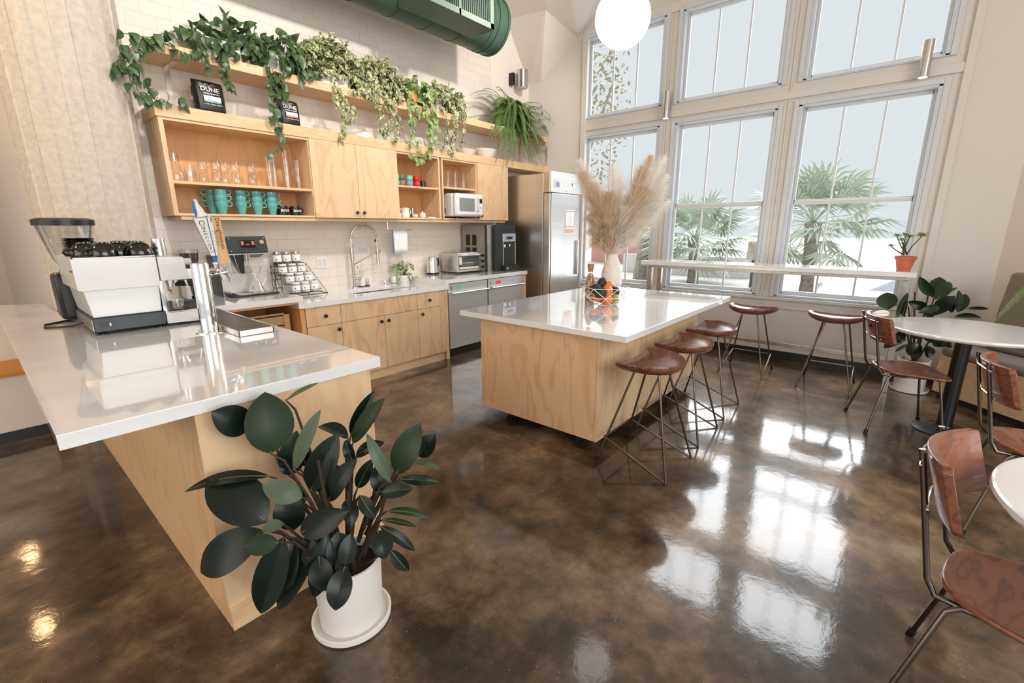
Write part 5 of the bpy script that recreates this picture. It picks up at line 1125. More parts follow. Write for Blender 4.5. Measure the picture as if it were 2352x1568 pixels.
def plume(tipx, tipy, mat, wid, n, seed, off=0, base=.15, droop=.10, b0=None):
    rnd = random.Random(seed); p0 = Vector((3.25, -2.725, ZI+.36)); s_ = 5.6; tip = at(1240+tipx/s_, 340+tipy/s_, dd+off); org = pg.location
    mid = p0.lerp(tip, .5)+Vector((0, 0, .07)); m_ = M()
    def cv(u): return p0*(1-u)**2+mid*2*u*(1-u)+tip*u*u
    m_.tube([cv(i/8)-org for i in range(9)], [.003]*9, 4)
    for i in range(n):
        u = base+(1-base)*rnd.random()**.8; c = cv(u); d = (cv(min(1, u+.03))-cv(u-.03)).normalized()
        q = Vector((rnd.gauss(0, 1), rnd.gauss(0, 1), rnd.gauss(0, 1))); q = (q-d*q.dot(d)).normalized(); env = math.sin(PI*min(1, .12+.88*(u-base)/(1-base)))**.6; env = max(env, .75*(1-u)) if base < .04 else env
        l_ = wid*1.45*env*rnd.uniform(.6, 1.25)+.015; e1 = c+d*l_*.55+q*l_*.45; e2 = c+d*l_*.95+q*l_*.95-Vector((0, 0, droop*l_)); sd = d.cross(q)*.0008
        pp = [x-org for x in (c, e1, e2)]; m_.add([pp[0]-sd, pp[0]+sd, pp[1]-sd, pp[1]+sd, pp[2]], [(0, 1, 3, 2), (2, 3, 4)])
        for kk in range(2):
            f_ = rnd.uniform(.3, .9); s0 = c.lerp(e2, f_)-org; e3 = s0+d*.012+Vector((rnd.uniform(-1, 1), rnd.uniform(-1, 1), rnd.uniform(-1, 1)))*.014; m_.add([s0-sd*.8, s0+sd*.8, e3], [(0, 1, 2)])
    m_.build('plume', mat, pg, fix=False, smooth=False)
plume(505, 175, 'pampas_pale', .10, 1500, 1); plume(560, 330, 'pampas_tan', .10, 1500, 2, -.05); plume(950, 235, 'pampas_pale', .085, 1300, 3, .08); plume(1040, 380, 'pampas_pale', .07, 800, 4, .1)
plume(1425, 120, 'pampas_tan', .075, 1800, 5, -.04); plume(1330, 250, 'pampas_tan', .09, 1500, 55, -.08); plume(1600, 135, 'pampas_pale', .10, 1300, 6, .1); plume(1625, 370, 'pampas_pale', .09, 1200, 7, .05); plume(1600, 520, 'pampas_pale', .08, 1100, 8, 0); plume(1560, 640, 'pampas_pale', .09, 900, 9, .02); plume(1480, 850, 'pampas_pale', .07, 800, 10, 0, droop=.4)
plume(900, 600, 'pampas_tan', .12, 1900, 13, -.12, .05); plume(800, 720, 'pampas_tan', .12, 1500, 14, -.10, .05); plume(700, 480, 'pampas_tan', .10, 1300, 15, -.06, .1); plume(1060, 800, 'pampas_pale', .12, 1200, 16, -.1, .05); plume(1180, 700, 'pampas_tan', .12, 1400, 17, -.02, .05)
plume(700, 1050, 'pampas_tan', .10, 900, 18, -.08, .02, .3); plume(1130, 1080, 'pampas_pale', .12, 900, 19, -.05, .02, .3); plume(900, 980, 'pampas_tan', .12, 1300, 20, -.14, .0, .2)
plume(640, 880, 'pampas_tan', .10, 1100, 21, -.1, .02, .2); plume(720, 1200, 'pampas_tan', .10, 700, 22, -.08, .0, .2); plume(1090, 1210, 'pampas_pale', .10, 700, 23, -.06, .0, .2); plume(1230, 960, 'pampas_pale', .11, 1100, 24, -.04, .02, .3); plume(920, 780, 'pampas_tan', .13, 1500, 25, .06, .0, .2); plume(1380, 560, 'pampas_tan', .12, 1300, 26, -.03, .1); plume(1660, 680, 'pampas_pale', .07, 700, 27, .02, droop=.5); plume(480, 280, 'pampas_pale', .07, 700, 28, -.02)
# ================================================================== STOOLS, CHAIRS, TABLES, BENCH
ZS = .70
def make_stool():
    t = T('bar_stool', '', 'stool')
    # half-moon dished seat: straight edge at +y (towards the table), round lip at -y
    m_ = M(); W2, D0, D1 = .245, .115, -.205; out = []
    for i in range(15): out.append((-W2*.965+2*W2*.965*i/14, D0+.012*(1-(1-i/7)**2)*-1+.012))
    for i in range(27):
        a = PI*(.5+i)/27; out.append((W2*math.cos(a), .085+(D1-.085)*math.sin(a)**.82))
    def rr(f, z, dish=0, sad=.016): return [Vector((x*f, (y+.03)*f-.03, z+(dish if y < .05 else 0)+sad*(x*f/W2)**2)) for x, y in out]
    m_.rings([rr(.5, ZS-.056), rr(.80, ZS-.050), rr(.94, ZS-.034), rr(1.0, ZS-.012), rr(1.0, ZS-.004, .007), rr(.985, ZS, .009), rr(.95, ZS-.002, .006), rr(.86, ZS-.012), rr(.7, ZS-.019), rr(.4, ZS-.024), rr(.1, ZS-.025)])
    m_.build('seat', 'walnut', t, sharp=50)
    zt = ZS-.046
    for sx_ in (-1, 1):
        m_ = M(); m_.tube([(sx_*.10, .055, zt), (sx_*.215, .24, .006)], .0072, 10); l = m_.build('leg', 'tube', t)
        m_ = M(); m_.tube([(sx_*.2118, .235, .03), (sx_*.2155, .2408, .0)], .0095, 10); m_.build('foot_cap', 'black_rubber', l)
        m_ = M(); m_.tube([(sx_*.07, -.085, zt), (sx_*.214, -.236, .02), (sx_*.216, -.24, .0065), (sx_*.2145, -.232, .0062), (sx_*.192, .203, .175)], .0072, 10); m_.build('leg', 'tube', t)
    m_ = M(); m_.tube([(-.192, .203, .175), (.192, .203, .175)], .0072, 10); m_.build('footrest', 'tube', t)
    m_ = M(); m_.box(-.115, -.10, zt, .115, .07, zt+.006); m_.build('seat_plate', 'tube', t)
    return t
st0 = make_stool()
for i, (x, y, a, lab) in enumerate([(2.115, -3.64, 0, 'walnut half-moon bar stool at the island, nearest the camera'), (2.735, -3.625, 0, 'walnut half-moon bar stool in the middle of the three at the island'), (3.375, -3.615, 0, 'walnut half-moon bar stool at the far end of the island, pale sheen on its seat'), (4.70, -3.63, -90, 'walnut half-moon bar stool at the window bar, behind the island corner'), (4.69, -4.37, -90, 'walnut half-moon bar stool at the window bar, nearest the dining chairs')]):
    o = st0 if i == 0 else dup(st0); o.location = (x, y, 0); o.rotation_euler = (0, 0, R(a)); o['label'] = lab; o['group'] = 'half-moon bar stools'
# window bar table
bx0, by0, by1, ZB = 4.781, -4.888, -2.30, 1.132
wbt = T('bar_table', 'long narrow white bar table on a steel frame along the windows', 'table', (5.0, -3.6, 0))
m_ = M(); m_.box(bx0, by0, ZB-.046, 5.19, by1, ZB); m_.build('tabletop', 'quartz', wbt, world=True, smooth=False, bevel=.002)
m_ = M(); zt = ZB-.047; z0 = zt-.03
m_.box(bx0+.02, by0+.04, z0, bx0+.05, by1-.09, zt); m_.box(5.12, by0+.04, z0, 5.15, by1-.09, zt); m_.build('top_rail', 'steel_frame', wbt, world=True, smooth=False, bevel=.002)
for y in (by0+.04, by1-.14):
    for x in (bx0+.02, 5.10):
        m_ = M(); m_.box(x, y, .0, x+.05, y+.05, z0); m_.build('leg', 'steel_frame', wbt, world=True, smooth=False, bevel=.003)
    m_ = M(); m_.box(bx0+.07, y+.01, z0, 5.10, y+.04, zt); m_.box(bx0+.07, y+.01, .19, 5.10, y+.04, .22); m_.build('crossbar', 'steel_frame', wbt, world=True, smooth=False, bevel=.002)
m_ = M(); m_.box(5.11, by0+.09, .23, 5.14, by1-.14, .27); m_.build('foot_rail', 'steel_frame', wbt, world=True, smooth=False, bevel=.002)
# paper/plate on the bar behind the island corner
# chairs
def make_chair():
    t = T('dining_chair', '', 'chair')       # faces +y, seat top .455
    m_ = M(); N = 36; out = []
    for i in range(N):
        a = 2*PI*i/N; c_, s_ = math.cos(a), math.sin(a); ex = .62
        x = .215*(abs(c_)**ex)*(1 if c_ > 0 else -1); y = .21*(abs(s_)**(.40 if s_ > 0 else .72))*(1 if s_ > 0 else -1); x *= (1.06 if s_ > 0 else .97)
        x *= (1.0+.12*(y/.21)); out.append((x, y))
    def rr(f, z, up=0): return [Vector((x*f, y*f, z+(up*(abs(y)/.21)**2 if y < 0 else -.012*(y/.21)**2))) for x, y in out]
    m_.rings([rr(.7, .437), rr(.96, .440), rr(1, .45, .008), rr(.985, .461, .012), rr(.93, .462, .010), rr(.8, .454, .004), rr(.4, .450), rr(.1, .449)]); m_.build('seat', 'walnut_z', t, sub=1)
    # curved backrest
    m_ = M(); rs = []
    for z in (.66, .675, .72, .78, .83, .845):
        e_ = .012 if z in (.66, .845) else 0
        w0 = .205-e_; inner = []; outer = []
        for i in range(13):
            u = -1+2*i/12; x = u*w0; y = -.245-.055*(z-.66)/.19+.062*u*u
            inner.append(Vector((x, y+.016, z))); outer.append(Vector((x, y-.009, z)))
        rs.append(inner+outer[::-1])
    m_.rings(rs); m_.build('backrest', 'walnut_z', t, bevel=.003)
    for sx_ in (-1, 1):
        m_ = M(); m_.tube([(sx_*.125, -.30, .85), (sx_*.128, -.27, .70), (sx_*.135, -.225, .47), (sx_*.14, -.20, .43), (sx_*.14, -.05, .428)], .0085, 10); m_.build('back_post', 'tube', t)
        m_ = M(); m_.tube([(sx_*.14, -.14, .43), (sx_*.16, -.17, .41), (sx_*.228, -.262, .012)], .0085, 10); l = m_.build('leg', 'tube', t)
        m_ = M(); m_.tube([(sx_*.2255, -.258, .03), (sx_*.2305, -.265, .0)], .013, 10); m_.build('foot_cap', 'black_rubber', l)
        m_ = M(); m_.tube([(sx_*.14, -.05, .428), (sx_*.15, .12, .43), (sx_*.155, .14, .415), (sx_*.195, .21, .012)], .0085, 10); l = m_.build('leg', 'tube', t)
        m_ = M(); m_.tube([(sx_*.1935, .207, .03), (sx_*.196, .212, .0)], .013, 10); m_.build('foot_cap', 'black_rubber', l)
    m_ = M()
    for z in (.69, .815):
        yb = -.256-.055*(z-.66)/.19
        m_.tube([(-.16, yb-.012+.062*.6-.016, z), (-.08, yb-.004, z), (0, yb-.012, z), (.08, yb-.004, z), (.16, yb-.012+.062*.6-.016, z)], .0035, 6)
    m_.build('back_clip', 'chrome', t)
    m_ = M(); m_.tube([(-.15, .10, .43), (.15, .10, .43)], .006, 8); m_.build('cross_tube', 'tube', t)
    return t
ch0 = make_chair()
def place_ch(o, bl, br_, lab):      # rear feet positions
    a = Vector(bl); b = Vector(br_); mid = (a+b)/2; d = (b-a).normalized(); f = Vector((-d.y, d.x)); ang = math.atan2(d.y, d.x)
    c = mid+f*.265; o.location = (c.x, c.y, 0); o.rotation_euler = (0, 0, ang); o['label'] = lab; o['group'] = 'dining chairs at the round tables'; o.scale = (1.02, 1.02, 1.04)
place_ch(ch0, (4.016, -4.599), (3.573, -4.762), 'walnut and steel dining chair at the round table by the window bar')
place_ch(dup(ch0), (2.87, -5.19), (2.409, -5.218), 'walnut dining chair half out of frame between the two round tables')
place_ch(dup(ch0), (1.459, -5.02), (1.02, -4.93), 'walnut dining chair nearest the camera, seat cut by the frame edge')
# round tables
def rtable(lab, x, y, r, zt):
    t = T('round_table', lab, 'table', (x, y, 0)); m_ = M(); m_.lathe([(.001, zt-.034), (r-.03, zt-.034), (r-.008, zt-.026), (r, zt-.014), (r-.003, zt-.003), (r-.01, zt), (.001, zt)], n=90); m_.build('tabletop', 'white_enamel', t, sharp=20)
    m_ = M(); m_.lathe([(.19, 0), (.19, .008), (.15, .022), (.055, .035), (.048, .05)], n=40, cap=True); m_.build('base', 'black', t)
    m_ = M(); m_.cyl((0, 0, .035), (0, 0, zt-.034), .047, n=32); m_.build('pole', 'black', t)
rtable('round white cafe table on a black pedestal beside the bench', 4.02, -5.21, .475, .80)
rtable('round white cafe table cut off by the right frame edge', 1.204, -5.56, .485, .80)
# bench in the nook
be = T('bench', 'plywood corner bench with grey felt cushions', 'bench', (4.9, -5.2, 0))
e1_ = Vector((4.94, -5.16, 0)); 
def bp(u, v, z): p = e1_+d45*u-n45*v; return Vector((p.x, p.y, z))
def bbox(mb, u0, u1, v0, v1, z0, z1): mb.add([bp(u, v, z) for z in (z0, z1) for v in (v0, v1) for u in (u0, u1)], [(0, 2, 3, 1), (4, 5, 7, 6), (0, 1, 5, 4), (2, 6, 7, 3), (0, 4, 6, 2), (1, 3, 7, 5)])
m_ = M(); bbox(m_, 0, 2.8, 0, .5, .06, .40); m_.build('box', 'ply_x', be, world=True, smooth=False, bevel=.003)
m_ = M(); bbox(m_, .02, 2.8, .04, .5, 0, .06); m_.build('plinth', 'baseblack', be, world=True, smooth=False)
m_ = M(); bbox(m_, .0, 2.8, -.01, .39, .402, .475); m_.build('seat_cushion', 'felt', be, world=True, bevel=.03)
m_ = M(); bbox(m_, .05, 2.8, .47, .5, .40, .9); m_.build('back_board', 'ply_x', be, world=True, smooth=False)
m_ = M(); 
bk = [bp(.10, .28, .478), bp(1.5, .28, .478), bp(1.5, .40, .478), bp(.10, .40, .478), bp(.12, .34, 1.15), bp(1.5, .34, 1.15), bp(1.5, .45, 1.15), bp(.12, .45, 1.15)]
m_.add(bk, [(0, 3, 2, 1), (4, 5, 6, 7), (0, 1, 5, 4), (1, 2, 6, 5), (2, 3, 7, 6), (3, 0, 4, 7)]); m_.build('back_cushion', 'felt', be, world=True, bevel=.03)
# furniture at the far left, behind the bar
lf = T('white_cabinet', 'white cabinet with an amber strip and black base, behind the left side of the bar', 'cabinet', (-.6, .3, 0))
m_ = M(); m_.box(-1.5, .02, .09, -.42, .5, .50); m_.build('body', 'plaster', lf, world=True, smooth=False, bevel=.003)
m_ = M(); m_.box(-1.5, .0, .50, -.42, .5, .525); m_.build('edge_strip', 'amber', lf, world=True, smooth=False)
m_ = M(); m_.box(-9, .52, 0, -.30, .56, .94); struct('wall_low', m_, 'plaster', smooth=False)
m_ = M(); m_.box(-1.48, .04, 0, -.44, .5, .09); m_.build('plinth', 'baseblack', lf, world=True, smooth=False)

# ================================================================== PLANTS
def toward(p): return (CP-Vector(p)).normalized()
def pot_white(t, r, h, rs, mat='white_plastic'):
    m_ = M(); m_.lathe([(.001, .012), (r*.90, .012), (r*.93, .02), (r, h), (r-.008, h), (r*.9-.006, .05), (.001, .05)], n=48); p = m_.build('pot', 'ceramic_matte', t)
    m_ = M(); m_.lathe([(.001, 0), (rs-.012, 0), (rs, .008), (rs+.002, .03), (rs-.006, .03), (rs-.014, .012), (.001, .010)], n=48); m_.build('saucer', 'ceramic_matte', t)
    m_ = M(); m_.lathe([(r-.012, h-.04), (r*.5, h-.035), (.001, h-.03)], n=30); m_.build('soil', 'soil', t)
def leafset(t, data, sx_, ox, oy, D0, mats, clampf=None, stalk=True, bias=0):
    rnd = random.Random(21); bins = {}; st = M(); org = t.location
    for row in data:
        (bx_, by_), (tx_, ty_), w, off = row[:4]; mat = row[4] if len(row) > 4 else mats
        d0 = D0-off; d1 = D0-off-row[5] if len(row) > 5 else D0-off-rnd.uniform(-.03, .05)
        b = at(ox+bx_/sx_, oy+by_/sx_, d0); tp = at(ox+tx_/sx_, oy+ty_/sx_, d1); wd = w/sx_/F*((d0+d1)/2)
        if clampf: b, tp = clampf(b), clampf(tp)
        n_ = toward(b)+Vector((rnd.uniform(-.55, .55), rnd.uniform(-.45, .45), rnd.uniform(-.1, .6)))
        m_ = bins.setdefault(mat, M())
        m_.leaf(b-org, tp-org, wd*1.0, n_, rnd.uniform(.02, .14), rnd.uniform(.15, .5))
        bins.setdefault('mid', M()).tube(m_.rib, [.0022, .0021, .0019, .0016, .0013, .0008, .0004], 4)
        if stalk and len(row) <= 6: st.tube([b-org, (b-org)*.8+Vector((0, 0, (b-org).z*.2-.03))*1.0, Vector(((b-org).x*.35, (b-org).y*.35, max(.26, (b-org).z*.62)))], [.003, .005, .006], 6)
    for mt, m_ in bins.items():
        o = m_.build('midribs' if mt == 'mid' else 'foliage', 'midrib' if mt == 'mid' else mt, t, fix=False, sub=(0 if mt == 'mid' else 1))
    return st
rp_ = T('rubber_plant', 'big dark-leaved rubber plant in a white pot at the end of the bar', 'potted plant', (.135, -3.30, 0))
pot_white(rp_, .128, .285, .150)
D0 = (Vector((.135, -3.30, .45))-CP).dot(fw)
OL, PA, DK_ = 'leaf_rubber_olive', 'leaf_rubber_pale', 'leaf_rubber'
near = [((525, 430), (495, 95), 250, .08, OL), ((415, 290), (203, 205), 165, .0, DK_), ((655, 520), (800, 190), 90, .1, PA), ((520, 555), (55, 640), 105, .14, DK_, .0), ((505, 805), (185, 560), 260, .16, DK_),
 ((700, 670), (480, 600), 130, .14, PA), ((745, 630), (895, 320), 160, .1, DK_), ((950, 350), (785, 285), 100, 0, DK_), ((975, 375), (1150, 125), 92, .03, OL), ((965, 330), (1095, 85), 80, -.04, DK_), ((975, 480), (935, 355), 62, .04, DK_),
 ((1215, 540), (1345, 262), 150, .1, OL), ((1330, 445), (1425, 320), 110, .0, DK_), ((1180, 585), (1050, 320), 72, .12, PA), ((990, 450), (1150, 370), 80, 0, DK_), ((1280, 475), (1455, 520), 42, .0, PA), ((1235, 570), (1450, 585), 58, .04, DK_), ((1115, 640), (1305, 622), 85, .08, DK_),
 ((1130, 650), (1105, 490), 85, .06, DK_), ((1015, 660), (1100, 782), 82, .12, DK_), ((1165, 745), (1400, 785), 58, .08, OL), ((1140, 790), (1325, 830), 36, .05, OL), ((1120, 825), (1315, 962), 62, .06, DK_), ((1110, 850), (1150, 1010), 122, .14, DK_), ((1180, 955), (1280, 1072), 72, .06, DK_),
 ((690, 862), (952, 745), 150, .18, DK_), ((620, 640), (650, 850), 165, .08, DK_), ((480, 850), (600, 815), 82, .2, PA), ((490, 850), (145, 1080), 215, .12, DK_), ((572, 915), (380, 935), 115, .2, OL), ((600, 885), (475, 1305), 175, .16, DK_), ((655, 900), (580, 1225), 120, .12, DK_), ((755, 995), (565, 1280), 150, .12, DK_),
 ((930, 1050), (880, 1288), 135, .17, DK_), ((830, 870), (770, 1215), 135, .12, DK_), ((890, 860), (930, 1060), 160, .1, DK_), ((960, 870), (930, 1050), 100, .13, DK_), ((620, 545), (670, 305), 125, .03, DK_), ((840, 690), (1000, 455), 115, .09, DK_), ((780, 540), (920, 520), 95, .02, DK_), ((610, 140), (790, 45), 50, .0, PA),
 ((715, 705), (555, 610), 120, .05, DK_), ((940, 680), (965, 835), 95, .05, DK_), ((800, 640), (790, 520), 110, .0, DK_), ((700, 900), (860, 1000), 170, .09, DK_), ((760, 860), (720, 1100), 150, .05, DK_), ((1000, 620), (1080, 460), 80, .02, DK_), ((690, 520), (560, 430), 130, .0, DK_), ((720, 500), (700, 400), 90, -.02, DK_), ((790, 990), (830, 1180), 130, .15, DK_)]
def cl1(p):
    p = p.copy()
    if p.x > BX0-.03 and p.y > BYN-.05 and p.z < .95: p = CP+(p-CP)*((BYN-.05-CP.y)/(p.y-CP.y))
    return p
stm = leafset(rp_, near, 2.376, 400, 860, D0, DK_, cl1)
for (x, y, x2, y2, z) in ((-.03, 0, -.09, -.05, .75), (.02, .02, .05, 0, .72), (.05, -.02, .17, -.01, .66), (0, -.04, -.02, -.10, .62), (.07, .03, .22, .0, .52)): stm.tube([(x, y, .22), ((x+x2)*.5, (y+y2)*.5, z*.6), (x2, y2, z)], [.010, .008, .005], 8)
stm.build('stems', 'stem_brown', rp_)
rp2 = T('rubber_plant', 'dark rubber plant in a white pot between bar table and bench', 'potted plant', (5.03, -5.00, 0))
pot_white(rp2, .125, .31, .15)
D2 = (Vector((5.03, -5.00, .8))-CP).dot(fw)
far = [((475, 905), (465, 668), 240, .5, OL), ((505, 955), (258, 955), 90, .45, 'pampas_pale'), ((600, 1010), (755, 665), 85, .4, OL), ((680, 1005), (745, 770), 65, .42, DK_), ((1085, 720), (908, 450), 135, .1, OL), ((1130, 770), (1190, 455), 215, .05, OL), ((1170, 770), (1322, 520), 170, .15, OL), ((1240, 740), (1440, 600), 62, .1, OL),
 ((1010, 880), (750, 790), 130, .2, DK_), ((1180, 870), (890, 950), 115, .2, OL), ((1140, 980), (1370, 720), 200, .1, DK_), ((1440, 940), (1450, 635), 85, .1, OL), ((1440, 940), (1545, 690), 150, .05, OL), ((1550, 890), (1862, 890), 45, .0, DK_), ((1390, 1010), (1775, 1025), 100, .0, DK_), ((1350, 950), (1390, 710), 95, .0, DK_), ((1000, 1000), (1150, 850), 140, .1, DK_),
 ((500, 1095), (190, 1130), 85, .7, OL), ((720, 1300), (418, 1440), 150, .35, DK_), ((760, 1380), (570, 1490), 50, .3, OL), ((860, 1360), (770, 1540), 130, .25, DK_), ((900, 1370), (880, 1570), 95, .25, DK_), ((1010, 1400), (1020, 1570), 150, .2, DK_), ((1090, 1400), (1350, 1350), 140, .1, DK_), ((950, 1290), (1250, 1340), 130, .15, DK_), ((600, 1330), (700, 1200), 120, .35, DK_), ((800, 1300), (960, 1230), 110, .3, DK_), ((1200, 1380), (1370, 1420), 90, .1, DK_), ((1100, 1250), (1300, 1150), 140, 0, DK_), ((950, 1150), (1100, 1000), 140, .1, DK_)]
def cl2(p):
    p = p.copy()
    q = (p-q0).dot(n45)
    if p.x > XW-.06: p.x = XW-.06
    return p
stm = leafset(rp2, far, 6, 1960, 560, D2, DK_, cl2, stalk=False)
for (x2, y2, z) in ((-.15, .1, .95), (.02, .0, 1.05), (.12, -.05, .9), (-.05, -.12, .7), (.0, .12, .8), (-.35, .15, .8)): stm.tube([(0, 0, .28), (x2*.3, y2*.3, z*.5), (x2, y2, z)], [.012, .009, .005], 8)
stm.build('stems', 'stem_brown', rp2)

# terracotta pot with succulent on the bar table
bpz = ZB; c_ = onax(2, ZB, 2079, 615)
c_ = Vector((5.02, -4.79, ZB)); 
tc_ = T('succulent', 'succulent with leggy stems in a terracotta pot on the bar table', 'potted plant', c_)
m_ = M(); m_.lathe([(.001, 0), (.052, 0), (.072, .10), (.08, .102), (.083, .128), (.076, .128), (.07, .10), (.05, .02), (.001, .02)], n=36); m_.build('pot', 'terracotta', tc_)
m_ = M(); m_.lathe([(.073, .114), (.04, .118), (.001, .12)], n=24); m_.build('soil', 'soil', tc_)
fm = M(); sm = M(); rnd = random.Random(3); Dt = (c_-CP).dot(fw)
for (x, y, r_) in ((1440, 135, .045), (1475, 165, .045), (1500, 130, .05), (1530, 140, .045), (1395, 205, .035), (1615, 135, .06), (1490, 190, .035)):
    h_ = at(1600+x/3.128, 500+y/3.128, Dt+rnd.uniform(-.03, .03))-c_
    b_ = Vector((rnd.uniform(-.03, .03), rnd.uniform(-.03, .03), .14)); sm.tube([b_, b_.lerp(h_, .5)+Vector((rnd.uniform(-.02, .02), rnd.uniform(-.02, .02), -.01)), h_], [.006, .005, .004], 6)
    for k_ in range(16):
        a = k_*2.4; el = .9-k_*.06; d = Vector((math.cos(a)*math.cos(el), math.sin(a)*math.cos(el), math.sin(el))); fm.leaf(h_, h_+d*r_*.95, r_*.42, Vector((0, 0, 1)), .1, .3, 'small')
fm.build('foliage', 'leaf_pale', tc_, fix=False, thick=.002); sm.build('stems', 'stem_brown', tc_)

# small plant by the sink
sp2 = T('small_plant', 'small round-leaved plant in a white bowl by the sink', 'potted plant', (2.82, -.15, ZL))
m_ = M(); m_.lathe([(.001, 0), (.065, 0), (.088, .06), (.09, .095), (.082, .095), (.078, .06), (.001, .05)], n=30); m_.build('pot', 'ceramic_matte', sp2); m_ = M(); m_.lathe([(.08, .088), (.001, .092)], n=20); m_.build('soil', 'soil', sp2)
fm = M(); sm = M(); rnd = random.Random(12)
for i in range(46):
    a = rnd.uniform(0, 2*PI); rr_ = rnd.uniform(.03, .13); z = .09+rnd.uniform(.03, .16)*(1.2-rr_*4) if i > 8 else rnd.uniform(.0, .08)
    if i <= 8: rr_ = rnd.uniform(.10, .15); a = rnd.uniform(-2.9, -.1)
    p = Vector((math.cos(a)*rr_, math.sin(a)*rr_, max(z, .02))); sm.tube([(0, 0, .085), (p.x*.5, p.y*.5, max(.12, p.z+.03)), tuple(p)], .0016, 4)
    n_ = (toward(p+sp2.location)+Vector((rnd.uniform(-.8, .8), rnd.uniform(-.8, .8), rnd.uniform(0, .9)))).normalized(); d = Vector((math.cos(a), math.sin(a), -.9)).normalized(); s_ = rnd.uniform(.03, .045)
    fm.leaf(p, p+d*s_, s_*.9, n_, .05, .1, 'heart')
fm.build('foliage', 'leaf_pale', sp2, fix=False); sm.build('stems', 'vine', sp2)

# ---- hanging shelf plants
def trailing(t, x0, x1, leafmat, leafsize, nmound, hmound, vines, seed, ypot=-.2, dens=26, kind='heart', wf=.72, potc='ceramic_matte', pot_r=.10, pots=None, jit=.9):
    rnd = random.Random(seed); org = Vector(t.location)
    fm = M(); sm = M()
    def lf(p, s_, d=None):
        d = d or Vector((rnd.uniform(-1, 1), rnd.uniform(-1, .3), rnd.uniform(-1.3, .3))).normalized()
        n_ = Vector((rnd.uniform(-jit, jit), -1+rnd.uniform(-.3, .8), rnd.uniform(-.2, .9)))
        fm.leaf(p, p+d*s_, s_*wf, n_, rnd.uniform(0, .12), rnd.uniform(.1, .3), kind)
    for i in range(nmound):
        u = rnd.random(); x = x0+(x1-x0)*u; e_ = math.sqrt(max(0, 1-(2*u-1)**2*.8)); z = .06+rnd.random()**.8*hmound*e_; y = ypot+rnd.uniform(-.17, .12)
        p = Vector((x, y, ZH1+z))-org; s_ = leafsize*rnd.uniform(.7, 1.25); lf(p, s_, Vector((rnd.uniform(-1, 1), rnd.uniform(-1, .4), rnd.uniform(-.9, .7))).normalized())
        if i % 3 == 0: sm.tube([p, p+Vector((rnd.uniform(-.03, .03), .03, -.06)), Vector(((x0+x1)/2+(x-(x0+x1)/2)*.5, ypot, ZH1+.1))-org], .0016, 4)
    for path, n_ in vines:     # path: list of photo pixels; the vine hangs just in front of the shelf edge
        pts = []
        for k_, q in enumerate(path):
            y = q[2] if len(q) > 2 else -.385
            pts.append(onax(1, y, q[0], q[1])-org)
        # smooth
        sm_pts = []
        for k_ in range(len(pts)-1):
            p0_ = pts[max(k_-1, 0)]; p1_ = pts[k_]; p2_ = pts[k_+1]; p3_ = pts[min(k_+2, len(pts)-1)]
            for j in range(5):
                u = j/5; sm_pts.append(.5*((2*p1_)+(p2_-p0_)*u+(2*p0_-5*p1_+4*p2_-p3_)*u*u+(3*p1_-p0_-3*p2_+p3_)*u**3))
        sm_pts.append(pts[-1]); sm.tube(sm_pts, [.0026]*len(sm_pts), 5)
        for k_ in range(n_):
            u = rnd.random()*(len(sm_pts)-1); j = int(u); p = sm_pts[j].lerp(sm_pts[min(j+1, len(sm_pts)-1)], u-j); q = p+Vector((rnd.uniform(-.03, .03), rnd.uniform(-.03, .015), rnd.uniform(-.01, .02)))
            sm.tube([p, q], .0012, 4); lf(q, leafsize*rnd.uniform(.55, 1.05), Vector((rnd.uniform(-.7, .7), rnd.uniform(-.5, .1), -1)).normalized())
    fm.build('foliage', leafmat, t, fix=False); sm.build('vines', 'vine', t)
def trough(t, x0, x1, h=.15, mat='ceramic_matte', y=-.20, d=.20):
    m_ = M(); a = x0-t.location.x; b = x1-t.location.x; m_.box(a, y-t.location.y-d/2, 0, b, y-t.location.y+d/2, h); m_.build('pot', mat, t, bevel=.02)
p1 = T('pothos_plant', 'trailing pothos at the left end of the shelf, vines hanging past the shelf end', 'potted plant', (1.03, -.2, ZH1))
trough(p1, .93, 1.20, .15)
S1 = 3.92
def Z(*pts, y=None): return [((220+a/S1), b/S1)+((y,) if y is not None else ()) for a, b in pts]
trailing(p1, .86, 1.36, 'leaf_deep', .095, 105, .26, [
 (Z((980, 330), (800, 270), (620, 300), (470, 340), (330, 390), (270, 460), (290, 560), (370, 610)), 26), (Z((900, 300), (760, 270), (600, 330), (440, 330), (250, 300)), 16), (Z((370, 380), (360, 520), (375, 700), (370, 800), (440, 890), (520, 920), (560, 870)), 12), (Z((450, 330), (400, 560), (440, 720), (480, 800), (440, 890)), 10), (Z((300, 430), (180, 560), (200, 620), (330, 640)), 8), (Z((270, 600), (330, 760), (380, 860), (500, 925)), 4),
 (Z((1050, 350), (1100, 450), (1140, 600), (1155, 740)), 24), (Z((1155, 740), (1210, 770), (1260, 790)), 5), (Z((960, 380), (950, 480), (1010, 600)), 9), (Z((480, 350), (650, 410), (800, 480), (900, 540)), 9), (Z((1180, 380), (1200, 460), (1300, 440)), 8), (Z((640, 930), (660, 860), (620, 820)), 2), (Z((790, 950), (770, 900), (820, 910)), 5)], 31)
p2_ = T('pothos_plant', 'trailing pothos second from the left, vines hanging before the red-labelled bag', 'potted plant', (1.50, -.2, ZH1))
trough(p2_, 1.36, 1.62, .15)
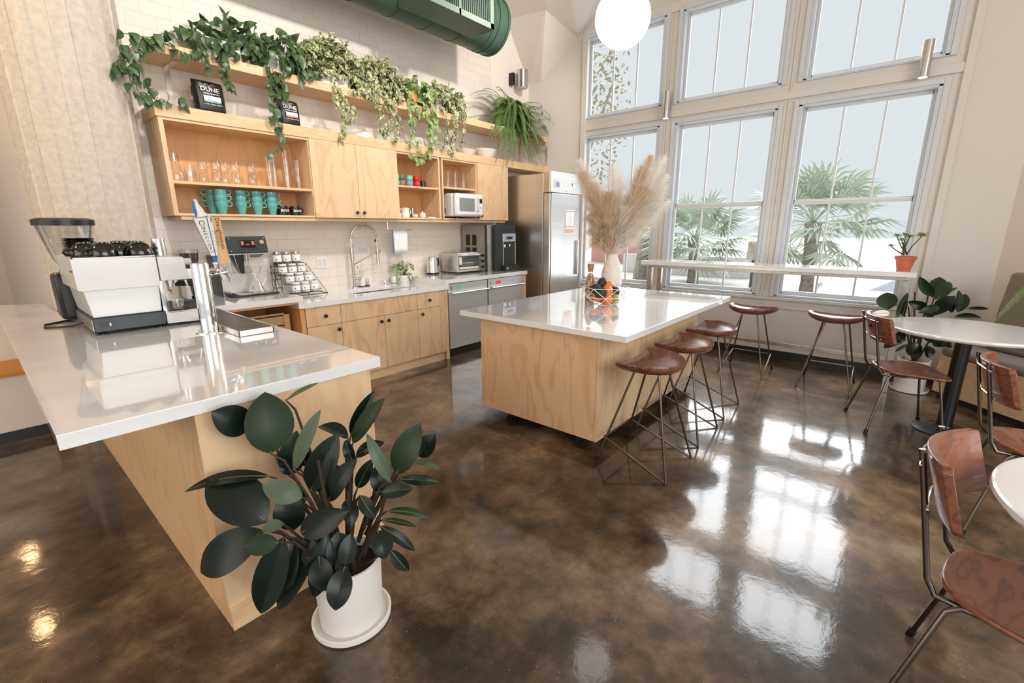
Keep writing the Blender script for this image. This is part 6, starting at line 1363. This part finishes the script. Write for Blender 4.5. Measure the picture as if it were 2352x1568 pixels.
trailing(p2_, 1.32, 1.74, 'leaf_deep', .095, 120, .27, [
 (Z((1540, 400), (1560, 560), (1580, 700), (1590, 830), (1600, 960), (1590, 1090)), 34), (Z((1600, 640), (1650, 760), (1680, 830), (1640, 960), (1600, 1100)), 26), (Z((1640, 1120), (1640, 1180), (1670, 1240), (1640, 1330), (1600, 1390)), 9), (Z((1700, 400), (1780, 480), (1830, 560), (1860, 640), (1860, 720)), 22), (Z((1440, 200), (1420, 330), (1430, 440), (1400, 500)), 12), (Z((1650, 450), (1700, 560), (1750, 640)), 18), (Z((1850, 660), (1950, 640), (1900, 700)), 6)], 32)
S3 = 3.672
def Y3(*pts): return [(660+a/S3, 60+b/S3) for a, b in pts]
p3 = T('variegated_plant', 'dense bushy variegated plant in a white pot, third on the shelf', 'potted plant', (2.0, -.2, ZH1))
trough(p3, 1.90, 2.20, .13)
trailing(p3, 1.70, 2.30, 'leaf_varieg', .066, 1000, .36, [(Y3((390, 490), (440, 580), (470, 640), (480, 760), (470, 880), (430, 960)), 60), (Y3((480, 620), (540, 700), (550, 760), (500, 800)), 36), (Y3((430, 560), (390, 590), (410, 640), (470, 690)), 12), (Y3((560, 420), (600, 500), (560, 560)), 36)], 33, wf=.6)
p4 = T('variegated_plant', 'variegated plant with long vines in a white pot, fourth on the shelf', 'potted plant', (2.5, -.2, ZH1))
trough(p4, 2.36, 2.62, .14)
trailing(p4, 2.24, 2.82, 'leaf_varieg', .068, 800, .30, [(Y3((700, 480), (740, 600), (770, 700), (780, 800), (800, 930)), 70), (Y3((760, 500), (830, 600), (850, 700), (860, 800), (820, 900)), 60), (Y3((820, 480), (880, 600), (900, 700), (940, 800), (920, 900), (900, 980)), 50), (Y3((860, 420), (930, 560), (960, 620)), 40), (Y3((680, 500), (660, 560), (720, 600)), 26)], 34, wf=.6)
p5 = T('pothos_plant', 'pale green pothos in an orange basket pot, fifth on the shelf', 'potted plant', (2.98, -.2, ZH1))
m_ = M(); m_.lathe([(.001, 0), (.10, 0), (.125, .15), (.118, .15), (.001, .1)], n=30); m_.build('pot', 'wicker', p5)
trailing(p5, 2.82, 3.22, 'leaf_pale', .080, 130, .24, [(Y3((1030, 600), (1040, 700), (1020, 800), (1050, 900), (1030, 1000), (1040, 1080)), 20), (Y3((1080, 640), (1100, 740), (1060, 860), (1090, 1000), (1120, 1060)), 16), (Y3((1140, 560), (1160, 700), (1190, 800), (1200, 900), (1210, 1000), (1180, 1080), (1100, 1150)), 50), (Y3((1180, 560), (1230, 700), (1250, 840), (1240, 1000)), 30), (Y3((1100, 1100), (1060, 1110), (1080, 1150), (1130, 1130)), 4)], 35)
p6 = T('pothos_plant', 'leafy pothos in a white pot beside the basket one, sixth on the shelf', 'potted plant', (3.35, -.2, ZH1))
m_ = M(); m_.lathe([(.001, 0), (.09, 0), (.11, .14), (.103, .14), (.001, .1)], n=30); m_.build('pot', 'ceramic_matte', p6)
trailing(p6, 3.14, 3.70, 'leaf_varieg', .080, 330, .25, [(Y3((1290, 600), (1330, 720), (1350, 840), (1330, 950), (1320, 1020)), 30), (Y3((1350, 620), (1400, 740), (1420, 860), (1390, 960), (1380, 1020)), 34), (Y3((1430, 600), (1470, 700), (1480, 760), (1420, 800)), 36), (Y3((1480, 620), (1500, 760), (1490, 900), (1460, 1020)), 14), (Y3((1340, 1020), (1390, 1080), (1440, 1130)), 3)], 36)
# fern
fe = T('fern', 'large drooping fern at the right end of the shelf', 'potted plant', (4.68, -.2, ZH1))
m_ = M(); m_.lathe([(.001, 0), (.10, 0), (.12, .14), (.11, .14), (.001, .1)], n=28); m_.build('pot', 'stem_brown', fe)
rnd = random.Random(40); fm = M(); sm = M()
for i in range(210):
    a = rnd.uniform(PI*.98, 2*PI*1.03) if i % 5 else rnd.uniform(0, PI); ln = rnd.uniform(.5, .95); rise = rnd.uniform(.05, .5); hz = ln*rnd.uniform(.4, .8)
    if math.sin(a) > 0: hz = min(hz, .13)
    p0_ = Vector((rnd.uniform(-.10, .10)+.14, rnd.uniform(-.08, .05), .12)); mid = p0_+Vector((math.cos(a)*hz*.45, math.sin(a)*hz*.28, rise)); drop = rnd.uniform(.1, .72) if math.sin(a) < -.2 else rnd.uniform(-.1, .2)
    end = p0_+Vector((math.cos(a)*hz*1.35, math.sin(a)*hz*.62-.02, rise*.6-drop)); pts = [p0_*(1-u)**2+mid*2*u*(1-u)+end*u*u for u in [k/14 for k in range(15)]]
    pts = [Vector((min(p.x, XW-4.68-.03), min(p.y, .17), p.z)) for p in pts]
    pts = [Vector((p.x, min(p.y, -.18) if p.z < 0 else p.y, p.z)) for p in pts]
    sm.tube(pts, .0016, 4)
    for k in range(1, 42):
        u = k/42*14; j = int(u); p = pts[j].lerp(pts[min(14, j+1)], u-j); d = (pts[min(14, j+1)]-pts[j]).normalized(); s_ = d.cross(Vector((0, -.6, 1))).normalized(); w_ = .050*math.sin(PI*min(.97, .1+.9*k/42))**.7
        for sg_ in (-1, 1):
            e_ = p+s_*sg_*w_+d*w_*.3+Vector((0, 0, -.006)); q_ = d*.0085; fm.add([p-q_, p+q_, e_], [(0, 1, 2)])
fm.build('fronds', 'fern', fe, fix=False, smooth=False); sm.build('frond_stems', 'vine', fe)
# thin frond leaning against the bench cushion
wi = T('fern_frond', 'thin green frond leaning on the bench back cushion at the right edge', 'plant', bp(.75, .20, .478))
D3 = (bp(.45, .22, .9)-CP).dot(fw); a_ = at(2395, 630, D3)-wi.location; b_ = at(2272, 750, D3)-wi.location
fm = M(); sm = M(); pts = [Vector((0, 0, 0)), a_*.5+Vector((0, 0, .1))]+[a_.lerp(b_, k/10)+Vector((0, 0, .02*math.sin(PI*k/10))) for k in range(11)]; sm.tube(pts, .003, 5); dd_ = (b_-a_).normalized()
for k in range(1, 50):
    u = 2+k/50*10; j = int(u); p = pts[j].lerp(pts[min(12, j+1)], u-j); s_ = fw.cross(dd_).normalized(); w_ = .05*(1-k/54)+.006
    for sg_ in (-1, 1): fm.add([p-dd_*.005, p+dd_*.005, p+s_*sg_*w_+dd_*w_*.6], [(0, 1, 2)])
fm.build('leaflets', 'leaf_pale', wi, fix=False, smooth=False); sm.build('stem', 'vine', wi)
